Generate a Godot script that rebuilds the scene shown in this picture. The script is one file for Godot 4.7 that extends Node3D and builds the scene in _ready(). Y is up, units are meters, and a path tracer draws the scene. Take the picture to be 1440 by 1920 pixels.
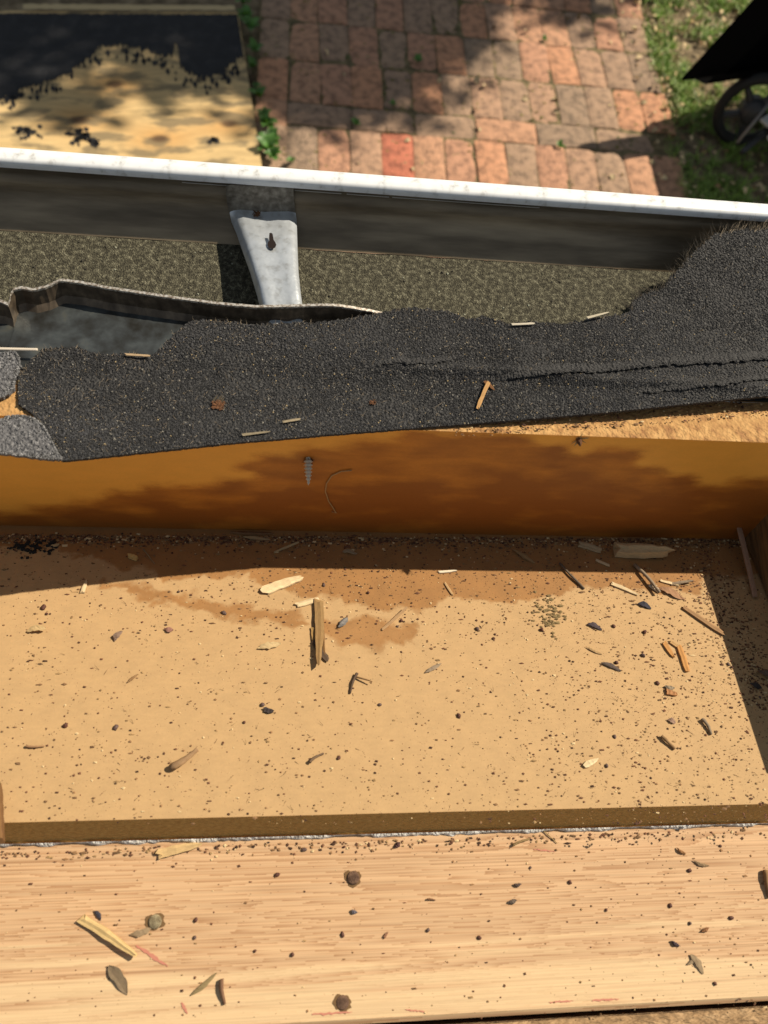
extends Node3D
# An opened eave seen from above: top plate, soffit panel, fascia, torn roofing felt, gutter, and the garden path below.

const E := 1.78                      # eye height above the path
const FPX := 1442.0                  # focal length in photo pixels (1440 x 1920)
const CR := Vector3(0.9927, 0.1167, 0.0299)    # camera right
const CD := Vector3(0.0220, -0.4197, 0.9074)   # camera down
const CF := Vector3(0.1185, -0.9001, -0.4192)  # camera forward
const SUN := Vector3(0.90, 1.0, -0.45)         # towards the sun
const SLOPE := 17.0                  # soffit slope in degrees
const X0 := -0.55                    # texture window along the eave
const X1 := 0.75

var rng := RandomNumberGenerator.new()
var used := {}
var n1 := FastNoiseLite.new()
var M := {}
var sn: Vector3
var stv: Vector3
var soff_near := Vector3(0, E - 0.5192, -0.0310)
const PLATE := 0.5437                # plate surface below the eye
var fas_bot: Vector3
var fas_up: Vector3
var fas_in: Vector3

# ---------------------------------------------------------------- helpers
func numbered(called: String) -> String:
	if not used.has(called):
		used[called] = 0
		return called
	used[called] += 1
	return "%s_%03d" % [called, used[called]]

func tag(o: Node, label: String, category: String, group := "", kind := "") -> Node:
	if label: o.set_meta("label", label)
	if category: o.set_meta("category", category)
	if group: o.set_meta("group", group)
	if kind: o.set_meta("kind", kind)
	return o

func thing(called: String, label: String, category: String, at := Vector3.ZERO, group := "") -> Node3D:
	var o := Node3D.new()
	o.name = numbered(called)
	add_child(o)
	o.position = at
	tag(o, label, category, group)
	return o

func obj(called: String, mesh: Mesh, m: Material, parent: Node = null, at := Transform3D()) -> MeshInstance3D:
	var o := MeshInstance3D.new()
	o.mesh = mesh
	o.material_override = m
	o.transform = at
	if parent == null:
		o.name = numbered(called)
		add_child(o)
	else:
		o.name = called
		parent.add_child(o, true)
	return o

func lin(r: float, g: float, b: float) -> Color:
	return Color(r, g, b).linear_to_srgb()

func mat(c: Color, rough := 0.8, metal := 0.0, tex: Texture2D = null, scale := 1.0, bump: Texture2D = null, bump_cm := 0.0, tri := true) -> StandardMaterial3D:
	var m := StandardMaterial3D.new()
	m.albedo_color = c
	m.roughness = rough
	m.metallic = metal
	if tex: m.albedo_texture = tex
	if bump:
		m.heightmap_enabled = true
		m.heightmap_texture = bump
		m.heightmap_scale = bump_cm
	if (tex or bump) and tri:
		m.uv1_triplanar = true
		m.uv1_world_triplanar = true
		m.uv1_scale = Vector3.ONE * scale
	return m

func vmat(rough := 0.8) -> StandardMaterial3D:
	var m := mat(Color.WHITE, rough)
	m.vertex_color_use_as_albedo = true
	return m

func noise_tex(seed_: int, freq: float, oct: int, stops: Array, size := 512, type := FastNoiseLite.TYPE_SIMPLEX_SMOOTH, gain := 0.55) -> NoiseTexture2D:
	var n := FastNoiseLite.new()
	n.seed = seed_
	n.noise_type = type
	n.frequency = freq
	n.fractal_octaves = oct
	n.fractal_gain = gain
	if oct == 1: n.fractal_type = FastNoiseLite.FRACTAL_NONE
	if type == FastNoiseLite.TYPE_CELLULAR: n.cellular_return_type = FastNoiseLite.RETURN_CELL_VALUE
	var t := NoiseTexture2D.new()
	t.width = size
	t.height = size
	t.seamless = true
	t.noise = n
	if stops.size():
		var g := Gradient.new()
		var off := PackedFloat32Array()
		var col := PackedColorArray()
		for s in stops:
			off.append(s[0])
			col.append(lin(s[1], s[2], s[3]))
		g.offsets = off
		g.colors = col
		t.color_ramp = g
	return t

func ray(px: float, py: float) -> Vector3:
	return CF + CR * ((px - 720.0) / FPX) + CD * ((py - 960.0) / FPX)

func on_y(px: float, py: float, y: float) -> Vector3:
	var d := ray(px, py)
	return Vector3(0, E, 0) + d * ((y - E) / d.y)

func on_plane(px: float, py: float, n: Vector3, p: Vector3) -> Vector3:
	var d := ray(px, py)
	var eye := Vector3(0, E, 0)
	return eye + d * (n.dot(p - eye) / n.dot(d))

func on_board(px: float, py: float) -> Vector3: return on_plane(px, py, sn, soff_near)
func on_plank(px: float, py: float) -> Vector3: return on_y(px, py, E - PLATE)
func on_fascia(px: float, py: float) -> Vector3: return on_plane(px, py, fas_in, fas_bot)

func felt_y(x: float, z: float) -> float:
	var y: float
	if z > -0.311:
		y = -0.4495 + 0.14 * (z + 0.2736)
	elif z > -0.37:
		y = lerpf(-0.4547, -0.4555, (-0.311 - z) / 0.059)
	else:
		y = -0.4555 + 0.10 * clampf(-0.37 - z, 0.0, 0.14)
	y += smoothstep(0.02, 0.42, x) * smoothstep(-0.40, -0.30, z) * 0.012
	y += n1.get_noise_2d(x * 900.0, z * 900.0) * 0.0022
	var crease := -0.331 + 0.05 * x + 0.004 * n1.get_noise_1d(x * 700.0)   # folded ridge in the sheet
	y += 0.004 * exp(-pow((z - crease) / 0.005, 2.0)) * smoothstep(0.02, 0.12, x)
	return E + y

func on_felt(px: float, py: float) -> Vector3:
	var y := E - 0.455
	var p := Vector3.ZERO
	for i in 10:
		p = on_y(px, py, y)
		y = lerpf(y, felt_y(p.x, p.z), 0.7)
	return p

func begin(smooth := false) -> SurfaceTool:
	var st := SurfaceTool.new()
	st.begin(Mesh.PRIMITIVE_TRIANGLES)
	st.set_smooth_group(0 if smooth else -1)
	return st

func tri(st: SurfaceTool, a: Vector3, b: Vector3, c: Vector3, hint: Vector3, uv := []) -> void:
	var flip := (b - a).cross(c - a).dot(hint) > 0.0
	var p := [a, c, b] if flip else [a, b, c]
	var t := uv
	if uv.size() == 3 and flip: t = [uv[0], uv[2], uv[1]]
	for i in 3:
		if t.size(): st.set_uv(t[i])
		st.add_vertex(p[i])

func quad(st: SurfaceTool, a: Vector3, b: Vector3, c: Vector3, d: Vector3, hint: Vector3, uv := []) -> void:
	if uv.size():
		tri(st, a, b, c, hint, [uv[0], uv[1], uv[2]])
		tri(st, a, c, d, hint, [uv[0], uv[2], uv[3]])
	else:
		tri(st, a, b, c, hint)
		tri(st, a, c, d, hint)

func done(st: SurfaceTool) -> ArrayMesh:
	st.generate_normals()
	return st.commit()

func add_box(st: SurfaceTool, t: Transform3D, size: Vector3, ch := 0.0) -> void:
	# box with chamfered edges, centred on t
	var h := size * 0.5
	ch = minf(ch, minf(h.x, minf(h.y, h.z)) * 0.9)
	if ch <= 0.0:
		for ax in 3:
			for s in [-1.0, 1.0]:
				var n := Vector3.ZERO
				n[ax] = s
				var u := Vector3.ZERO
				u[(ax + 1) % 3] = h[(ax + 1) % 3]
				var v := Vector3.ZERO
				v[(ax + 2) % 3] = h[(ax + 2) % 3]
				var c: Vector3 = n * h[ax]
				quad(st, t * (c - u - v), t * (c + u - v), t * (c + u + v), t * (c - u + v), t.basis * n)
		return
	var i := h - Vector3.ONE * ch
	for ax in 3:
		for s in [-1.0, 1.0]:
			var n := Vector3.ZERO
			n[ax] = s
			var u := Vector3.ZERO
			u[(ax + 1) % 3] = i[(ax + 1) % 3]
			var v := Vector3.ZERO
			v[(ax + 2) % 3] = i[(ax + 2) % 3]
			var c: Vector3 = n * h[ax]
			quad(st, t * (c - u - v), t * (c + u - v), t * (c + u + v), t * (c - u + v), t.basis * n)
	for ax in 3:
		var b := (ax + 1) % 3
		var d := (ax + 2) % 3
		for sb in [-1.0, 1.0]:
			for sd in [-1.0, 1.0]:
				var p1 := Vector3.ZERO
				var p2 := Vector3.ZERO
				p1[b] = sb * h[b]
				p1[d] = sd * i[d]
				p2[b] = sb * i[b]
				p2[d] = sd * h[d]
				var l := Vector3.ZERO
				l[ax] = i[ax]
				var hint := Vector3.ZERO
				hint[b] = sb
				hint[d] = sd
				quad(st, t * (p1 - l), t * (p1 + l), t * (p2 + l), t * (p2 - l), t.basis * hint)
	for sx in [-1.0, 1.0]:
		for sy in [-1.0, 1.0]:
			for sz in [-1.0, 1.0]:
				tri(st, t * Vector3(sx * h.x, sy * i.y, sz * i.z), t * Vector3(sx * i.x, sy * h.y, sz * i.z), t * Vector3(sx * i.x, sy * i.y, sz * h.z), t.basis * Vector3(sx, sy, sz))

func box_mesh(size: Vector3, ch := 0.0) -> ArrayMesh:
	var st := begin()
	add_box(st, Transform3D(), size, ch)
	return done(st)

func add_tube(st: SurfaceTool, pts: Array, radii: Array, sides := 8, caps := true) -> void:
	var rings := []
	for i in pts.size():
		var d: Vector3 = (pts[mini(i + 1, pts.size() - 1)] - pts[maxi(i - 1, 0)]).normalized()
		var a := d.cross(Vector3(0.31, 0.9, 0.17)).normalized()
		var b := d.cross(a).normalized()
		var ring := []
		for k in sides:
			var w := TAU * k / sides
			ring.append(pts[i] + (a * cos(w) + b * sin(w)) * radii[i])
		rings.append(ring)
	for i in pts.size() - 1:
		for k in sides:
			var k2 := (k + 1) % sides
			var mid: Vector3 = (rings[i][k] + rings[i][k2]) * 0.5 - (pts[i] as Vector3)
			quad(st, rings[i][k], rings[i][k2], rings[i + 1][k2], rings[i + 1][k], mid)
	if caps:
		for e in [0, pts.size() - 1]:
			var out: Vector3 = (pts[e] - pts[1 if e == 0 else e - 1])
			for k in sides:
				tri(st, pts[e], rings[e][k], rings[e][(k + 1) % sides], out)

func sweep_x(profile: Array, xa: float, xb: float, nx: int, thick: float, wob := 0.0) -> ArrayMesh:
	# an open sheet with the section profile (z, y) drawn along x; the sheet's upper side first, thickness below
	var st := begin(true)
	var nrm := []
	for i in profile.size():
		var a: Vector2 = profile[maxi(i - 1, 0)]
		var b: Vector2 = profile[mini(i + 1, profile.size() - 1)]
		var d := (b - a).normalized()
		nrm.append(Vector2(d.y, -d.x))
	for j in nx:
		var xs := [lerpf(xa, xb, float(j) / nx), lerpf(xa, xb, float(j + 1) / nx)]
		for i in profile.size() - 1:
			for side in 2:
				var v := []
				for q in [[0, i], [1, i], [1, i + 1], [0, i + 1]]:
					var p: Vector2 = profile[q[1]] - nrm[q[1]] * thick * side
					var x: float = xs[q[0]]
					v.append(Vector3(x, p.y + wob * n1.get_noise_2d(x * 300.0, p.x * 1500.0), p.x))
				var n2: Vector2 = (nrm[i] + nrm[i + 1]) * (1.0 if side == 0 else -1.0)
				st.set_smooth_group(side)
				quad(st, v[0], v[1], v[2], v[3], Vector3(0, n2.y, n2.x))
	return done(st)

func image_tex(w: int, h: int, f: Callable) -> ImageTexture:
	var d := PackedByteArray()
	d.resize(w * h * 3)
	var k := 0
	for y in h:
		for x in w:
			var c: Vector3 = f.call(x, y)
			d[k] = clampi(int(pow(clampf(c.x, 0.0, 1.0), 0.4545) * 255.0), 0, 255)
			d[k + 1] = clampi(int(pow(clampf(c.y, 0.0, 1.0), 0.4545) * 255.0), 0, 255)
			d[k + 2] = clampi(int(pow(clampf(c.z, 0.0, 1.0), 0.4545) * 255.0), 0, 255)
			k += 3
	return ImageTexture.create_from_image(Image.create_from_data(w, h, false, Image.FORMAT_RGB8, d))

func mask(w: int, h: int, polys: Array, soft: int) -> Image:
	# polys: [PackedVector2Array in 0..1 coordinates, value]
	var im := Image.create_empty(w, h, false, Image.FORMAT_RF)
	for p in polys:
		var pts: PackedVector2Array = p[0]
		var lo := Vector2(9, 9)
		var hi := Vector2(-9, -9)
		for q in pts:
			lo = lo.min(q)
			hi = hi.max(q)
		for y in range(maxi(0, int(lo.y * h)), mini(h, int(hi.y * h) + 1)):
			for x in range(maxi(0, int(lo.x * w)), mini(w, int(hi.x * w) + 1)):
				if Geometry2D.is_point_in_polygon(Vector2((x + 0.5) / w, (y + 0.5) / h), pts):
					im.set_pixel(x, y, Color(maxf(p[1], im.get_pixel(x, y).r), 0, 0))
	if soft > 1:
		im.resize(maxi(2, w / soft), maxi(2, h / soft), Image.INTERPOLATE_BILINEAR)
		im.resize(w, h, Image.INTERPOLATE_CUBIC)
	return im

func sample(im: Image, u: float, v: float) -> float:
	return im.get_pixel(clampi(int(u * im.get_width()), 0, im.get_width() - 1), clampi(int(v * im.get_height()), 0, im.get_height() - 1)).r

func curve_at(pts: Array, x: float) -> float:
	if x <= pts[0][0]: return pts[0][1]
	for i in pts.size() - 1:
		if x <= pts[i + 1][0]:
			return lerpf(pts[i][1], pts[i + 1][1], (x - pts[i][0]) / float(pts[i + 1][0] - pts[i][0]))
	return pts[-1][1]

# ---------------------------------------------------------------- scene
func _ready() -> void:
	rng.seed = 20240611
	n1.seed = 7
	n1.frequency = 0.01
	sn = Vector3(0, cos(deg_to_rad(SLOPE)), -sin(deg_to_rad(SLOPE)))
	stv = Vector3(0, sin(deg_to_rad(SLOPE)), cos(deg_to_rad(SLOPE)))
	fas_bot = Vector3(0, E - 0.588, -0.2545)
	fas_up = Vector3(0, cos(deg_to_rad(8.0)), -sin(deg_to_rad(8.0)))
	fas_in = Vector3(0, sin(deg_to_rad(8.0)), cos(deg_to_rad(8.0)))
	camera_and_light()
	materials()
	build_ground()
	build_eave()
	build_gutter()
	build_felt()
	build_debris()

func camera_and_light() -> void:
	var cam := Camera3D.new()
	cam.name = "camera"
	cam.transform = Transform3D(Basis(CR, -CD, -CF).orthonormalized(), Vector3(0, E, 0))
	cam.fov = rad_to_deg(2.0 * atan(960.0 / FPX))
	cam.near = 0.02
	cam.far = 400.0
	var ca := CameraAttributesPhysical.new()
	ca.frustum_focal_length = 12.0 / (960.0 / FPX)
	ca.frustum_focus_distance = 0.60
	ca.frustum_near = 0.02
	ca.frustum_far = 400.0
	ca.exposure_aperture = 4.6
	cam.attributes = ca
	add_child(cam)
	cam.current = true
	var env := Environment.new()
	env.background_mode = Environment.BG_SKY
	var sm := ProceduralSkyMaterial.new()
	sm.sky_top_color = Color(0.55, 0.58, 0.61)
	sm.sky_horizon_color = Color(0.76, 0.77, 0.76)
	sm.ground_bottom_color = Color(0.16, 0.15, 0.12)
	sm.ground_horizon_color = Color(0.45, 0.46, 0.42)
	sm.sky_curve = 0.12
	sm.sun_angle_max = 0.0
	var sky := Sky.new()
	sky.sky_material = sm
	env.sky = sky
	env.background_energy_multiplier = 0.55
	env.tonemap_mode = Environment.TONE_MAPPER_LINEAR
	env.tonemap_exposure = 1.33
	env.sdfgi_enabled = true
	env.ssao_enabled = true
	env.ssil_enabled = true
	var we := WorldEnvironment.new()
	we.name = "world_environment"
	we.environment = env
	add_child(we)
	var sun := DirectionalLight3D.new()
	sun.name = "sun"
	sun.light_energy = 1.5
	sun.light_color = Color(1.0, 0.945, 0.85)
	sun.light_angular_distance = 0.53
	sun.shadow_enabled = true
	add_child(sun)
	sun.look_at_from_position(SUN * 10.0, Vector3.ZERO, Vector3.UP)

func materials() -> void:
	var fine := noise_tex(3, 0.08, 4, [])
	M.fine = fine
	# felt
	var felt_c := noise_tex(11, 0.09, 3, [[0.0, .008, .008, .009], [0.4, .022, .022, .024], [0.6, .038, .038, .040], [0.8, .066, .065, .066], [1.0, .13, .125, .115]], 512, FastNoiseLite.TYPE_SIMPLEX_SMOOTH, 0.7)
	M.felt = mat(Color.WHITE, 0.85, 0.0, felt_c, 7.0, noise_tex(12, 0.11, 3, []), 0.30)
	M.felt.uv1_scale = Vector3.ONE * 7.0
	M.felt_grey = mat(Color(1, 1, 1), 0.9, 0.0, noise_tex(13, 0.07, 3, [[0.0, .035, .035, .04], [0.45, .10, .10, .108], [0.7, .18, .18, .19], [1.0, .36, .36, .36]], 512, FastNoiseLite.TYPE_SIMPLEX_SMOOTH, 0.7), 8.0, fine, 0.25)
	# gutter
	M.lip = mat(Color.WHITE, 0.38, 0.0, noise_tex(21, 0.02, 5, [[0.0, .34, .335, .33], [0.22, .62, .64, .66], [0.38, .76, .79, .83], [1.0, .82, .855, .90]]), 6.0)
	M.wall = mat(Color.WHITE, 0.42, 0.30, noise_tex(22, 0.012, 5, [[0.0, .07, .053, .033], [0.45, .18, .140, .092], [0.7, .30, .24, .16], [1.0, .42, .34, .23]]), 4.0, fine, 0.02)
	M.wall.uv1_scale = Vector3(1.0, 9.0, 9.0)
	M.grime = mat(Color.WHITE, 0.95, 0.0, noise_tex(23, 0.022, 4, [[0.0, .018, .016, .010], [0.38, .042, .038, .024], [0.55, .078, .072, .047], [0.72, .14, .132, .09], [1.0, .28, .27, .20]], 512, FastNoiseLite.TYPE_SIMPLEX_SMOOTH, 0.8), 15.0, fine, 0.15)
	M.hanger = mat(Color.WHITE, 0.30, 0.55, noise_tex(24, 0.015, 4, [[0.0, .38, .39, .40], [0.4, .60, .645, .70], [1.0, .70, .75, .82]]), 9.0, noise_tex(25, 0.012, 3, []), 0.06)
	M.flash = mat(Color.WHITE, 0.42, 0.7, noise_tex(26, 0.014, 5, [[0.0, .03, .027, .022], [0.42, .075, .082, .085], [0.7, .12, .135, .14], [1.0, .20, .19, .15]]), 5.0)
	M.rim = mat(Color.WHITE, 0.35, 0.6, noise_tex(27, 0.05, 4, [[0.0, .14, .09, .06], [0.40, .42, .36, .30], [0.6, .74, .70, .64], [1.0, .85, .83, .80]]), 14.0)  # paler edge metal, a sun glint painted into its colour
	M.rust = mat(Color.WHITE, 0.95, 0.0, noise_tex(28, 0.05, 4, [[0.0, .03, .015, .01], [0.5, .12, .05, .02], [1.0, .28, .13, .06]]), 20.0, fine, 0.1)
	M.steel = mat(lin(.62, .55, .44), 0.5, 0.1)
	M.caulk = mat(Color.WHITE, 0.8, 0.0, noise_tex(29, 0.04, 5, [[0.0, .10, .08, .06], [0.3, .40, .36, .31], [0.45, .74, .72, .68], [1.0, .86, .85, .83]]), 9.0, fine, 0.2)
	# wood
	M.rafter = mat(Color.WHITE, 0.85, 0.0, noise_tex(31, 0.02, 4, [[0.0, .07, .035, .012], [0.5, .16, .085, .03], [1.0, .28, .16, .06]]), 3.0, fine, 0.08)
	M.rafter.uv1_scale = Vector3(9, 9, 1.2)
	M.rough_board = mat(Color.WHITE, 0.9, 0.0, noise_tex(32, 0.03, 4, [[0.0, .16, .10, .05], [0.5, .32, .20, .10], [1.0, .50, .34, .19]]), 4.0, fine, 0.3)
	M.rough_board.uv1_scale = Vector3(3, 10, 10)
	M.board_edge = mat(Color.WHITE, 0.95, 0.0, noise_tex(33, 0.05, 4, [[0.0, .34, .18, .045], [0.5, .52, .31, .09], [1.0, .66, .43, .15]]), 8.0, fine, 0.12)
	M.board_edge.uv1_scale = Vector3(8, 20, 20)
	M.chip = vmat(0.85)
	var grain := noise_tex(34, 0.03, 4, [[0.0, .62, .60, .56], [0.5, .86, .85, .82], [1.0, 1.0, 1.0, 1.0]])
	M.chip.albedo_texture = grain
	M.chip.uv1_triplanar = true
	M.chip.uv1_scale = Vector3(12, 60, 60)
	M.crumb = vmat(0.9)
	# ground
	M.soil = mat(Color.WHITE, 1.0, 0.0, noise_tex(41, 0.02, 5, [[0.0, .08, .06, .035], [0.5, .20, .15, .09], [1.0, .38, .30, .19]]), 1.3, fine, 0.8)
	M.joint = mat(Color.WHITE, 1.0, 0.0, noise_tex(42, 0.025, 5, [[0.0, .07, .055, .028], [0.5, .15, .118, .058], [0.75, .24, .185, .095], [1.0, .32, .24, .14]]), 2.0, fine, 0.6)
	var brick_t := noise_tex(43, 0.018, 5, [[0.0, .36, .36, .36], [0.3, .60, .60, .60], [0.5, .84, .83, .81], [0.7, .97, .95, .93], [1.0, 1.0, 1.0, 1.0]], 512, FastNoiseLite.TYPE_SIMPLEX_SMOOTH, 0.6)
	M.bricks = []
	for c in [[.62, .32, .19], [.58, .325, .205], [.55, .30, .195], [.49, .305, .205], [.42, .28, .195], [.36, .255, .18], [.58, .20, .125], [.43, .29, .20], [.29, .215, .155]]:
		M.bricks.append(mat(lin(c[0], c[1], c[2]), 0.95, 0.0, brick_t, 2.4, fine, 0.35))
	M.black = mat(lin(.003, .003, .0033), 0.95)
	M.black.metallic_specular = 0.1
	M.tyre = mat(lin(.010, .010, .010), 0.75)
	M.hub = mat(lin(.035, .037, .042), 0.5)
	M.pale = mat(lin(.55, .55, .54), 0.5)
	M.bark = mat(Color.WHITE, 0.95, 0.0, noise_tex(51, 0.03, 4, [[0.0, .05, .04, .03], [1.0, .22, .18, .14]]), 2.0, fine, 0.8)
	M.leaf = vmat(0.55)
	M.leaf.backlight_enabled = true
	M.leaf.backlight = Color(0.35, 0.45, 0.15)
	M.leaf.cull_mode = BaseMaterial3D.CULL_DISABLED
	M.litter = vmat(0.9)
	M.litter.cull_mode = BaseMaterial3D.CULL_DISABLED
	M.siding = mat(lin(.62, .60, .55), 0.8)

# ---------------------------------------------------------------- the eave
func uvx(x: float) -> float: return (x - X0) / (X1 - X0)

func uv_of(kind: int, p: Vector3) -> Vector2:
	if kind == 0: return Vector2(uvx(p.x), (p - soff_near).dot(-stv) / 0.26)
	if kind == 1: return Vector2(uvx(p.x), (p - fas_bot).dot(fas_up) / 0.145)
	return Vector2(uvx(p.x), (p.z + 0.022) / 0.105)

func poly(kind: int, pts: Array) -> PackedVector2Array:
	var out := PackedVector2Array()
	for q in pts:
		var p: Vector3 = on_board(q[0], q[1]) if kind == 0 else on_fascia(q[0], q[1]) if kind == 1 else on_plank(q[0], q[1])
		out.append(uv_of(kind, p))
	return out

func build_eave() -> void:
	var xa := -1.1
	var xb := 1.3
	# soffit panel
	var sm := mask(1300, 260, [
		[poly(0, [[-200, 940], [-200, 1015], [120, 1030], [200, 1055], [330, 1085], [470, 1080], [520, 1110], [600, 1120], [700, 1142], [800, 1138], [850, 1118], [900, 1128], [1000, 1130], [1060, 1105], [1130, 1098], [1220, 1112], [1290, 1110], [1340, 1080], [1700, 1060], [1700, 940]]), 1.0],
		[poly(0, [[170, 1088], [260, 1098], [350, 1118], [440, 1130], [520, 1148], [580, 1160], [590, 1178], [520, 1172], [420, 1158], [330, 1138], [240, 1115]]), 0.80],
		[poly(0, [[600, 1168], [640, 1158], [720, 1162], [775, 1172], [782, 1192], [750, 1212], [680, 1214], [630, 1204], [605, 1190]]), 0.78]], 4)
	var na := FastNoiseLite.new()
	na.seed = 5
	na.frequency = 0.03
	na.fractal_octaves = 4
	var nf := FastNoiseLite.new()
	nf.seed = 6
	nf.frequency = 0.35
	nf.fractal_octaves = 2
	var soffit_tex := image_tex(1800, 360, func(x: int, y: int) -> Vector3:
		var u := x / 1800.0
		var v := y / 360.0
		var w := na.get_noise_2d(x, y)
		var s := sample(sm, u + w * 0.010, v + na.get_noise_2d(y + 900, x) * 0.03)
		var f := nf.get_noise_2d(x, y * 1.3)
		var c := Vector3(.455, .295, .140) * (1.0 + 0.07 * w + 0.06 * f + 0.05 * nf.get_noise_2d(x * 0.18 + 60, y * 0.5))
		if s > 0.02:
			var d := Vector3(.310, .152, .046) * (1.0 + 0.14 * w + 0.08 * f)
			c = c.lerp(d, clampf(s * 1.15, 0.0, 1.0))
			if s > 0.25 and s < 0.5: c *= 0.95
		return c)
	var sm_mat := mat(Color.WHITE, 0.82, 0.0, soffit_tex, 1.0, null, 0.0, false)
	var soffit := thing("soffit_panel", "tan hardboard soffit panel with water stain and scattered dark crumbs", "panel")
	var far := soff_near - stv * 0.30
	var st := begin()
	var nx := 12
	for j in nx:
		var a := lerpf(xa, xb, float(j) / nx)
		var b := lerpf(xa, xb, float(j + 1) / nx)
		var p := [Vector3(a, soff_near.y, soff_near.z), Vector3(b, soff_near.y, soff_near.z), Vector3(b, far.y, far.z), Vector3(a, far.y, far.z)]
		quad(st, p[0], p[1], p[2], p[3], sn, [uv_of(0, p[0]), uv_of(0, p[1]), uv_of(0, p[2]), uv_of(0, p[3])])
	obj("face", done(st), sm_mat, soffit)
	st = begin()
	var th := 0.0125
	var q0 := soff_near
	var q1 := soff_near + Vector3(0, -0.0245, 0.0108)
	for j in 60:
		var a := lerpf(xa, xb, float(j) / 60)
		var b := lerpf(xa, xb, float(j + 1) / 60)
		quad(st, Vector3(a, q0.y, q0.z), Vector3(b, q0.y, q0.z), Vector3(b, q1.y, q1.z), Vector3(a, q1.y, q1.z), stv)
	quad(st, Vector3(xa, q1.y, q1.z), Vector3(xb, q1.y, q1.z), Vector3(xb, far.y - th, far.z), Vector3(xa, far.y - th, far.z), -sn)
	obj("cut_edge", done(st), M.board_edge, soffit)
	# fascia
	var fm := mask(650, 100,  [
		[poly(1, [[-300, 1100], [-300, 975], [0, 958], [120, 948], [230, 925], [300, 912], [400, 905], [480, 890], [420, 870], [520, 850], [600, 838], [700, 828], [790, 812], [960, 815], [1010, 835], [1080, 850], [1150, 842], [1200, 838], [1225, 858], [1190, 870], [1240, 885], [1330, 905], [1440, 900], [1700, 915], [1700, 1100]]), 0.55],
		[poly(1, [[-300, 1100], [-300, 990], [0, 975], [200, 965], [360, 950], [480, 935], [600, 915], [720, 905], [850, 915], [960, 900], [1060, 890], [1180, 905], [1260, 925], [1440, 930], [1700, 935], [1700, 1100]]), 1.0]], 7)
	var fascia_tex := image_tex(1800, 200, func(x: int, y: int) -> Vector3:
		var u := x / 1800.0
		var v := y / 200.0
		var w := na.get_noise_2d(x * 0.8, y * 2.0 + 400)
		var s := sample(fm, u + w * 0.005, v + na.get_noise_2d(x * 0.6 + 3000, y * 1.2) * 0.035)
		var f := nf.get_noise_2d(x * 0.6, y + 700)
		var c := Vector3(.82, .405, .060) * (1.0 + 0.05 * w + 0.035 * f)
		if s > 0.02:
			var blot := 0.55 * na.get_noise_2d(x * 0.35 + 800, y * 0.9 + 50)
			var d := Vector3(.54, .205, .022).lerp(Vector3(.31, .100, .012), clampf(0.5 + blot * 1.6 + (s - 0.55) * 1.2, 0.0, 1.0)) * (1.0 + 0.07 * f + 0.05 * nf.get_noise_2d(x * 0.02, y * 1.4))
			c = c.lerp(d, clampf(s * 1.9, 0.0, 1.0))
		return c)
	var fmat := mat(Color.WHITE, 0.45, 0.0, fascia_tex, 1.0, null, 0.0, false)
	var fascia := thing("fascia_board", "orange brown fascia board with dark water stains behind the gutter", "board")
	var ftop := fas_bot + fas_up * 0.1375
	var flow := fas_bot - fas_up * 0.03
	var out := -fas_in * 0.038
	st = begin()
	for j in nx:
		var a := lerpf(xa, xb, float(j) / nx)
		var b := lerpf(xa, xb, float(j + 1) / nx)
		var p := [Vector3(a, flow.y, flow.z), Vector3(b, flow.y, flow.z), Vector3(b, ftop.y, ftop.z), Vector3(a, ftop.y, ftop.z)]
		quad(st, p[0], p[1], p[2], p[3], fas_in, [uv_of(1, p[0]), uv_of(1, p[1]), uv_of(1, p[2]), uv_of(1, p[3])])
	obj("inner_face", done(st), fmat, fascia)
	st = begin(true)
	var ny := 4
	for j in 240:
		for k in ny:
			var v := []
			for q in [[j, k], [j + 1, k], [j + 1, k + 1], [j, k + 1]]:
				var x := lerpf(xa, xb, q[0] / 240.0)
				var t: float = q[1] / float(ny)
				var y := n1.get_noise_2d(x * 2600.0, t * 260.0) * 0.0016 * (1.0 if q[1] > 0 else 0.35)
				v.append(Vector3(x, ftop.y + out.y * t + y, ftop.z + out.z * t + (0.0 if q[1] > 0 else 0.0004)))
			quad(st, v[0], v[1], v[2], v[3], fas_up)
	obj("top_edge", done(st), mat(Color.WHITE, 0.9, 0.0, noise_tex(36, 0.03, 4, [[0.0, .20, .085, .03], [0.5, .44, .245, .09], [1.0, .58, .36, .15]]), 5.0, M.fine, 0.15), fascia)
	st = begin()
	quad(st, Vector3(xa, ftop.y + out.y, ftop.z + out.z), Vector3(xb, ftop.y + out.y, ftop.z + out.z), Vector3(xb, flow.y + out.y, flow.z + out.z), Vector3(xa, flow.y + out.y, flow.z + out.z), -fas_in)
	quad(st, Vector3(xa, flow.y, flow.z), Vector3(xb, flow.y, flow.z), Vector3(xb, flow.y + out.y, flow.z + out.z), Vector3(xa, flow.y + out.y, flow.z + out.z), -fas_up)
	obj("painted_face", done(st), M.pale, fascia)
	# screw tip poking through the fascia
	var sp := on_fascia(578, 862)
	var screw := thing("screw", "steel screw tip poking through the stained fascia board", "screw", sp)
	st = begin(true)
	var dir := (fas_in + Vector3(0.02, -0.32, 0)).normalized()
	var pts := []
	var rad := []
	for k in 25:
		var t := k / 24.0
		pts.append(dir * (t * 0.021 - 0.002))
		rad.append((0.0034 if k % 3 == 1 else 0.0021) * (1.0 - 0.85 * pow(t, 3.0)))
	add_tube(st, pts, rad, 9)
	obj("shank", done(st), M.steel, screw)
	st = begin()
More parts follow.
